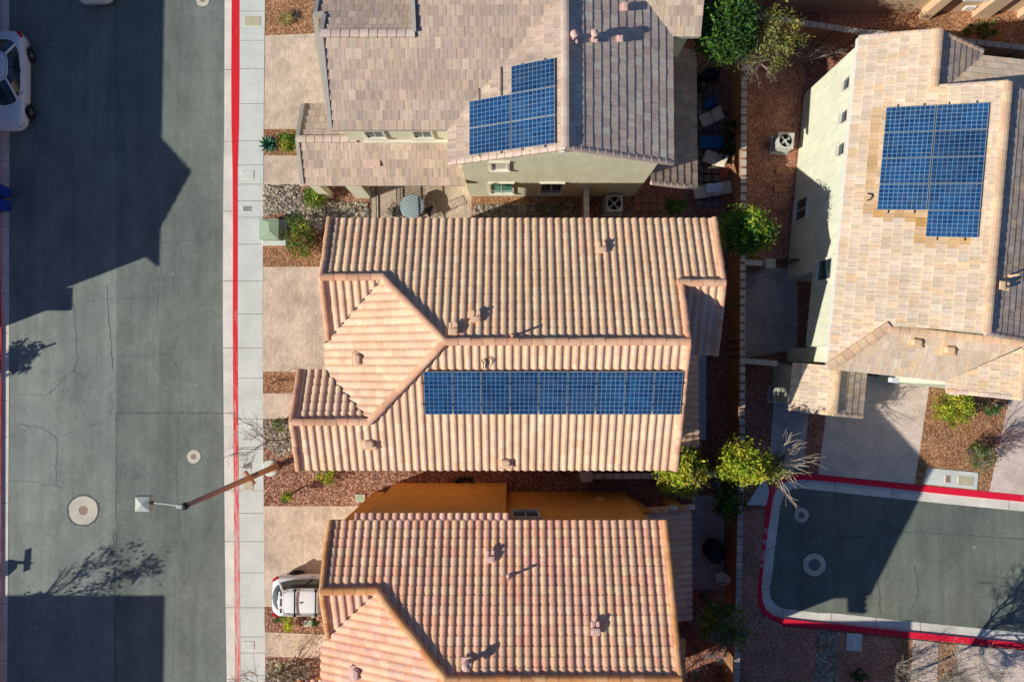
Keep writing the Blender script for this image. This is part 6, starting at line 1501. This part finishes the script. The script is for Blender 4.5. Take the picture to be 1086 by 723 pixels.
def lounge(label, px, py, rz, seat_l, back_l, wdt=.62, ang=25):
    q = W(px, py, 0); root = thing('lounge_chair', label, 'lounger', q, rz, 'cushioned loungers on the back terrace')
    m = MB()
    for s in (-1, 1): m.beam((-seat_l, s * wdt * .5, .27), (back_l * .3, s * wdt * .5, .27), .05, .05)
    for x in (-seat_l + .03, .0): m.beam((x, -wdt * .5, .26), (x, wdt * .5, .26), .05, .04)
    m.build('frame', M['steel'], root, local=True)
    for sx in (-seat_l + .06, .1):
        for s in (-1, 1): m = MB(); m.bbox(sx, s * wdt * .5, .13, .05, .05, .26, 0); m.build('leg', M['steel'], root, local=True)
    m = MB(); m.bbox(-seat_l / 2, 0, .345, seat_l, wdt, .12, 0, bev=.04); m.build('seat_cushion', M['cushion'], root, local=True)
    m = MB(); m.bbox(back_l / 2, 0, 0, back_l, wdt, .11, 0, bev=.04); m.xform(Matrix.Translation((.02, 0, .36)) @ Matrix.Rotation(-R(ang), 4, 'Y')); m.build('back_cushion', M['cushion'], root, local=True)
lounge('upper cushioned lounge chair on the dark paver terrace', 753, 127, R(22), .60, .52, .62, 40); lounge('lower cushioned lounge chair on the dark paver terrace', 758, 172, R(-22), .66, .5, .62, 40)
lounge('long cushioned lounger with a white towel on the terrace', 752, 204, R(8), .85, .95, .6, 12)
p = W(757, 200, .45); tw = thing('towel', 'folded white towel lying on the long lounger', 'towel', (p.x, p.y, .43)); m = MB()
gx, gy = 9, 7; vs = [(p.x - .38 + .76 * i / gx + random.uniform(-.02, .02), p.y - .22 + .42 * j / gy + .07 * i / gx + random.uniform(-.015, .015), .50 + .10 * i / gx + random.uniform(0, .03)) for j in range(gy + 1) for i in range(gx + 1)]
m.add(vs, [(j * (gx + 1) + i, j * (gx + 1) + i + 1, (j + 1) * (gx + 1) + i + 1, (j + 1) * (gx + 1) + i) for j in range(gy) for i in range(gx)]); m.build('cloth', M['cloth_white'], tw, True)
p = W(755, 150.5, .4); lt = thing('outdoor_table', 'low blue topped table between the two lounge chairs', 'table', (p.x, p.y, 0)); m = MB(); m.bbox(p.x, p.y, .38, 1.15, .62, .05, 0, bev=.015); m.build('tabletop', M['rug_blue'], lt)
for sx in (-1, 1):
    for sy in (-1, 1): m = MB(); m.bbox(p.x + sx * .5, p.y + sy * .25, .18, .06, .06, .36, 0); m.build('leg', M['steel_dark'], lt)
p = W(753, 109, .3); cu = thing('beanbag', 'blue round cushion beside the upper lounge chair', 'cushion', (p.x, p.y, 0)); m = MB(); m.lathe(p.x, p.y, [(.18, 0), (.30, .1), (.30, .22), (.2, .34), (.05, .40)], 14, wob=.12); m.build('cover', M['rug_blue'], cu, True)
p = W(742, 95, .4); gr = thing('barbecue', 'black kettle barbecue with pale lid marks near the terrace', 'barbecue', (p.x, p.y, 0)); m = MB(); m.lathe(p.x, p.y, [(.05, .45), (.22, .52), (.29, .66), (.29, .70), (.24, .84), (.1, .92), (.02, .93)], 20); m.build('bowl', M['plastic_black'], gr, True)
for k in range(3): a = k * 2.1; m = MB(); m.tube([(p.x + .12 * math.cos(a), p.y + .12 * math.sin(a), .5), (p.x + .28 * math.cos(a), p.y + .28 * math.sin(a), 0)], .014, 5); m.build('leg', M['steel'], gr)
m = MB(); m.bbox(p.x + .03, p.y, .94, .14, .03, .03, .5, bev=.01); m.build('handle', M['alu'], gr)
p = W(752, 79, .5); cv = thing('covered_bench', 'long black covered bench in the shaded back yard', 'bench', (p.x, p.y, 0)); m = MB(); m.bbox(p.x, p.y, .34, 1.0, .42, .68, 0, bev=.08); m.build('cover', M['plastic_black'], cv)
m = MB(); m.bbox(p.x, p.y + .16, .72, .98, .12, .22, 0, bev=.04); m.build('backrest', M['plastic_black'], cv)
p = W(757, 584, .6); cg = thing('barbecue', 'black covered barbecue on the shaded patio by the white chair', 'barbecue', (p.x, p.y, 0)); m = MB(); m.lathe(p.x, p.y, [(.42, .02), (.45, .3), (.50, .7), (.47, .95), (.32, 1.06), (.05, 1.10)], 16, wob=.12); m.build('cover', M['plastic_black'], cg, True); m = MB(); m.bbox(p.x, p.y - .1, 1.1, .3, .06, .05, .4, bev=.02); m.build('handle', M['plastic_black'], cg)
# white plastic chair
p = W(762, 609, 0); wc = thing('plastic_chair', 'white plastic armchair on the shaded patio', 'chair', p, R(-80)); m = MB(); m.bbox(0, -.02, .42, .46, .44, .03, 0, bev=.012); m.build('seat', M['white'], wc, local=True)
m = MB(); rings = []
for z, o in ((.43, .20), (.6, .23), (.8, .28), (.88, .30)):
    rings.append([(.24 * math.sin(t) * (1 if z < .85 else .85), o - .10 + .10 * math.cos(t) + .012, z) for t in (-1.5 + 3.0 * k / 10 for k in range(11))] + [(.22 * math.sin(t) * (1 if z < .85 else .85), o - .12 + .10 * math.cos(t), z) for t in (1.5 - 3.0 * k / 10 for k in range(11))])
m.loft(rings); m.build('backrest', M['white'], wc, True, local=True)
for s in (-1, 1):
    m = MB(); m.tube([(s * .25, .18, .64), (s * .28, -.05, .65), (s * .27, -.22, .62)], .025, 6); m.build('armrest', M['white'], wc, local=True)
    for sy in (-1, 1): m = MB(); m.tube([(s * .21, sy * .19, .42), (s * .25, sy * .24, 0)], .022, 6); m.build('leg', M['white'], wc, local=True)
p = W(757, 513, 0); bk = thing('bucket', 'pale blue bucket in the dark corner behind the wall', 'bucket', p); m = MB(); m.lathe(p.x, p.y, [(.15, 0), (.2, .34), (.215, .35), (.19, .35), (.14, .05), (.001, .05)], 16); m.build('body', M['table_top'], bk, True); m = MB(); m.tube([(p.x - .2, p.y, .33), (p.x - .12, p.y + .1, .48), (p.x + .12, p.y + .1, .48), (p.x + .2, p.y, .33)], .008, 5); m.build('handle', M['steel'], bk)
p = W(735, 654, .4); dr = thing('plant_pot', 'grey green round pot beside the olive tree', 'pot', (p.x, p.y, 0)); m = MB(); m.lathe(p.x, p.y, [(.2, 0), (.27, .35), (.28, .4), (.24, .4), (.22, .3), (.001, .3)], 18); m.build('body', M['lid_grey'], dr, True); m = MB(); m.lathe(p.x, p.y, [(.22, .34), (.001, .36)], 14); m.build('soil', M['bark'], dr)

# ---- things across the street whose shadows fall on the asphalt
def offtree(label, X, Y, z, rad, n_cl, n_lf, size, pal): 
    root = thing('leafy_tree', label, 'tree', (X, Y, 0)); t = MB(); tips = []
    t.tube([(X, Y, 0), (X, Y, z * .6)], [.1, .07], 7, BARK[0])
    for k in range(7): a = k * .9; limb(t, (X, Y, z * .55), (math.cos(a), math.sin(a), .9), max(rad) * .6, .045, 3, BARK)
    t.build('trunk', M['twig'], root); m = MB(); leaf_mb(m, (X, Y, z), rad, n_cl, n_lf, size, pal, .30); m.build('crown', M['leaf'], root)
offtree('sparse street tree across the road at the lower left', -27.2, -13.2, 5.4, (1.5, 1.25, 1.3), 40, 22, .10, G['olive'])
offtree('small street tree across the road beside the corner', -27.6, -13.2, 3.0, (.9, .5, .7), 18, 18, .08, G['olive'])
sp_ = thing('leafy_shrub', 'clipped dark shrub with a stake across the road', 'shrub', (-27.0, -.95, 0)); m = MB(); leaf_mb(m, (-27, -.95, 2.0), (.45, .8, .75), 50, 30, .09, G['dark'], .4); m.build('foliage', M['leaf'], sp_); m = MB(); m.tube([(-27, -.9, 0), (-27.0, -.9, 3.1)], .05, 7); m.build('stake', M['pole'], sp_)
px0, py0 = -27.85, -11.2
sg_ = thing('stop_sign', 'street sign post with two name blades across the road', 'street sign', (px0, py0, 0))
m = MB(); m.tube([(px0, py0, -.02), (px0, py0, 3.05)], .035, 8); m.build('post', M['steel'], sg_)
m = MB(); oc = [(.40 * math.cos(math.pi / 8 + k * math.pi / 4), .40 * math.sin(math.pi / 8 + k * math.pi / 4)) for k in range(8)]
m.loft([[(px0 + .05 + t_, py0 + a_, 2.2 + b_) for a_, b_ in oc] for t_ in (0, .006)]); m.build('plate', M['lamp_red'], sg_)
m = MB(); m.bbox(px0, py0, 2.93, .012, 1.05, .22, R(-3)); m.build('name_blade', M['cabinet'], sg_)
m = MB(); m.bbox(px0, py0, 2.70, 1.1, .012, .20, R(-6)); m.build('name_blade', M['cabinet'], sg_)

# dry leaves blown along the edges of beds and walls
def litter(label, poly, n, pal):
    mb = MB(); xs_ = [q[0] for q in poly]; ys_ = [q[1] for q in poly]; k = 0
    while k < n:
        q = (random.uniform(min(xs_), max(xs_)), random.uniform(min(ys_), max(ys_)))
        if not inside(q, poly): continue
        k += 1; w = W(*q, .05); a = random.uniform(0, 6.3); l = random.uniform(.02, .05); d = Vector((math.cos(a), math.sin(a), random.uniform(-.2, .2))) * l; e = Vector((-math.sin(a), math.cos(a), random.uniform(-.2, .3))) * l * .5
        z = Vector((0, 0, random.uniform(.005, .03))); mb.add([w - d + z, w + e + z, w + d + z, w - e + z], [(0, 1, 2, 3)], pick(pal, .25))
    o = mb.build('leaf_litter', M['leaf']); tag(o, label, 'dry leaves', kind='stuff')
DRY = [(.42, .28, .14), (.30, .18, .09), (.52, .40, .22), (.22, .14, .08)]
litter('dry leaves scattered over the orange gravel bed by the court', [(988, 405), (1070, 420), (1050, 518), (975, 508)], 420, DRY)
litter('dry leaves scattered below the peach roof', [(281, 446), (420, 500), (620, 503), (400, 534), (281, 534)], 500, DRY)
litter('dry leaves along the bottom right path and strips', [(945, 680), (1030, 690), (1020, 760), (945, 760)], 420, DRY)
litter('dry leaves in the bottom left beds', [(282, 645), (345, 650), (330, 760), (283, 760)], 320, DRY)
litter('dry leaves in the bed beside the green cabinet', [(280, 255), (345, 245), (345, 282), (280, 282)], 160, DRY)
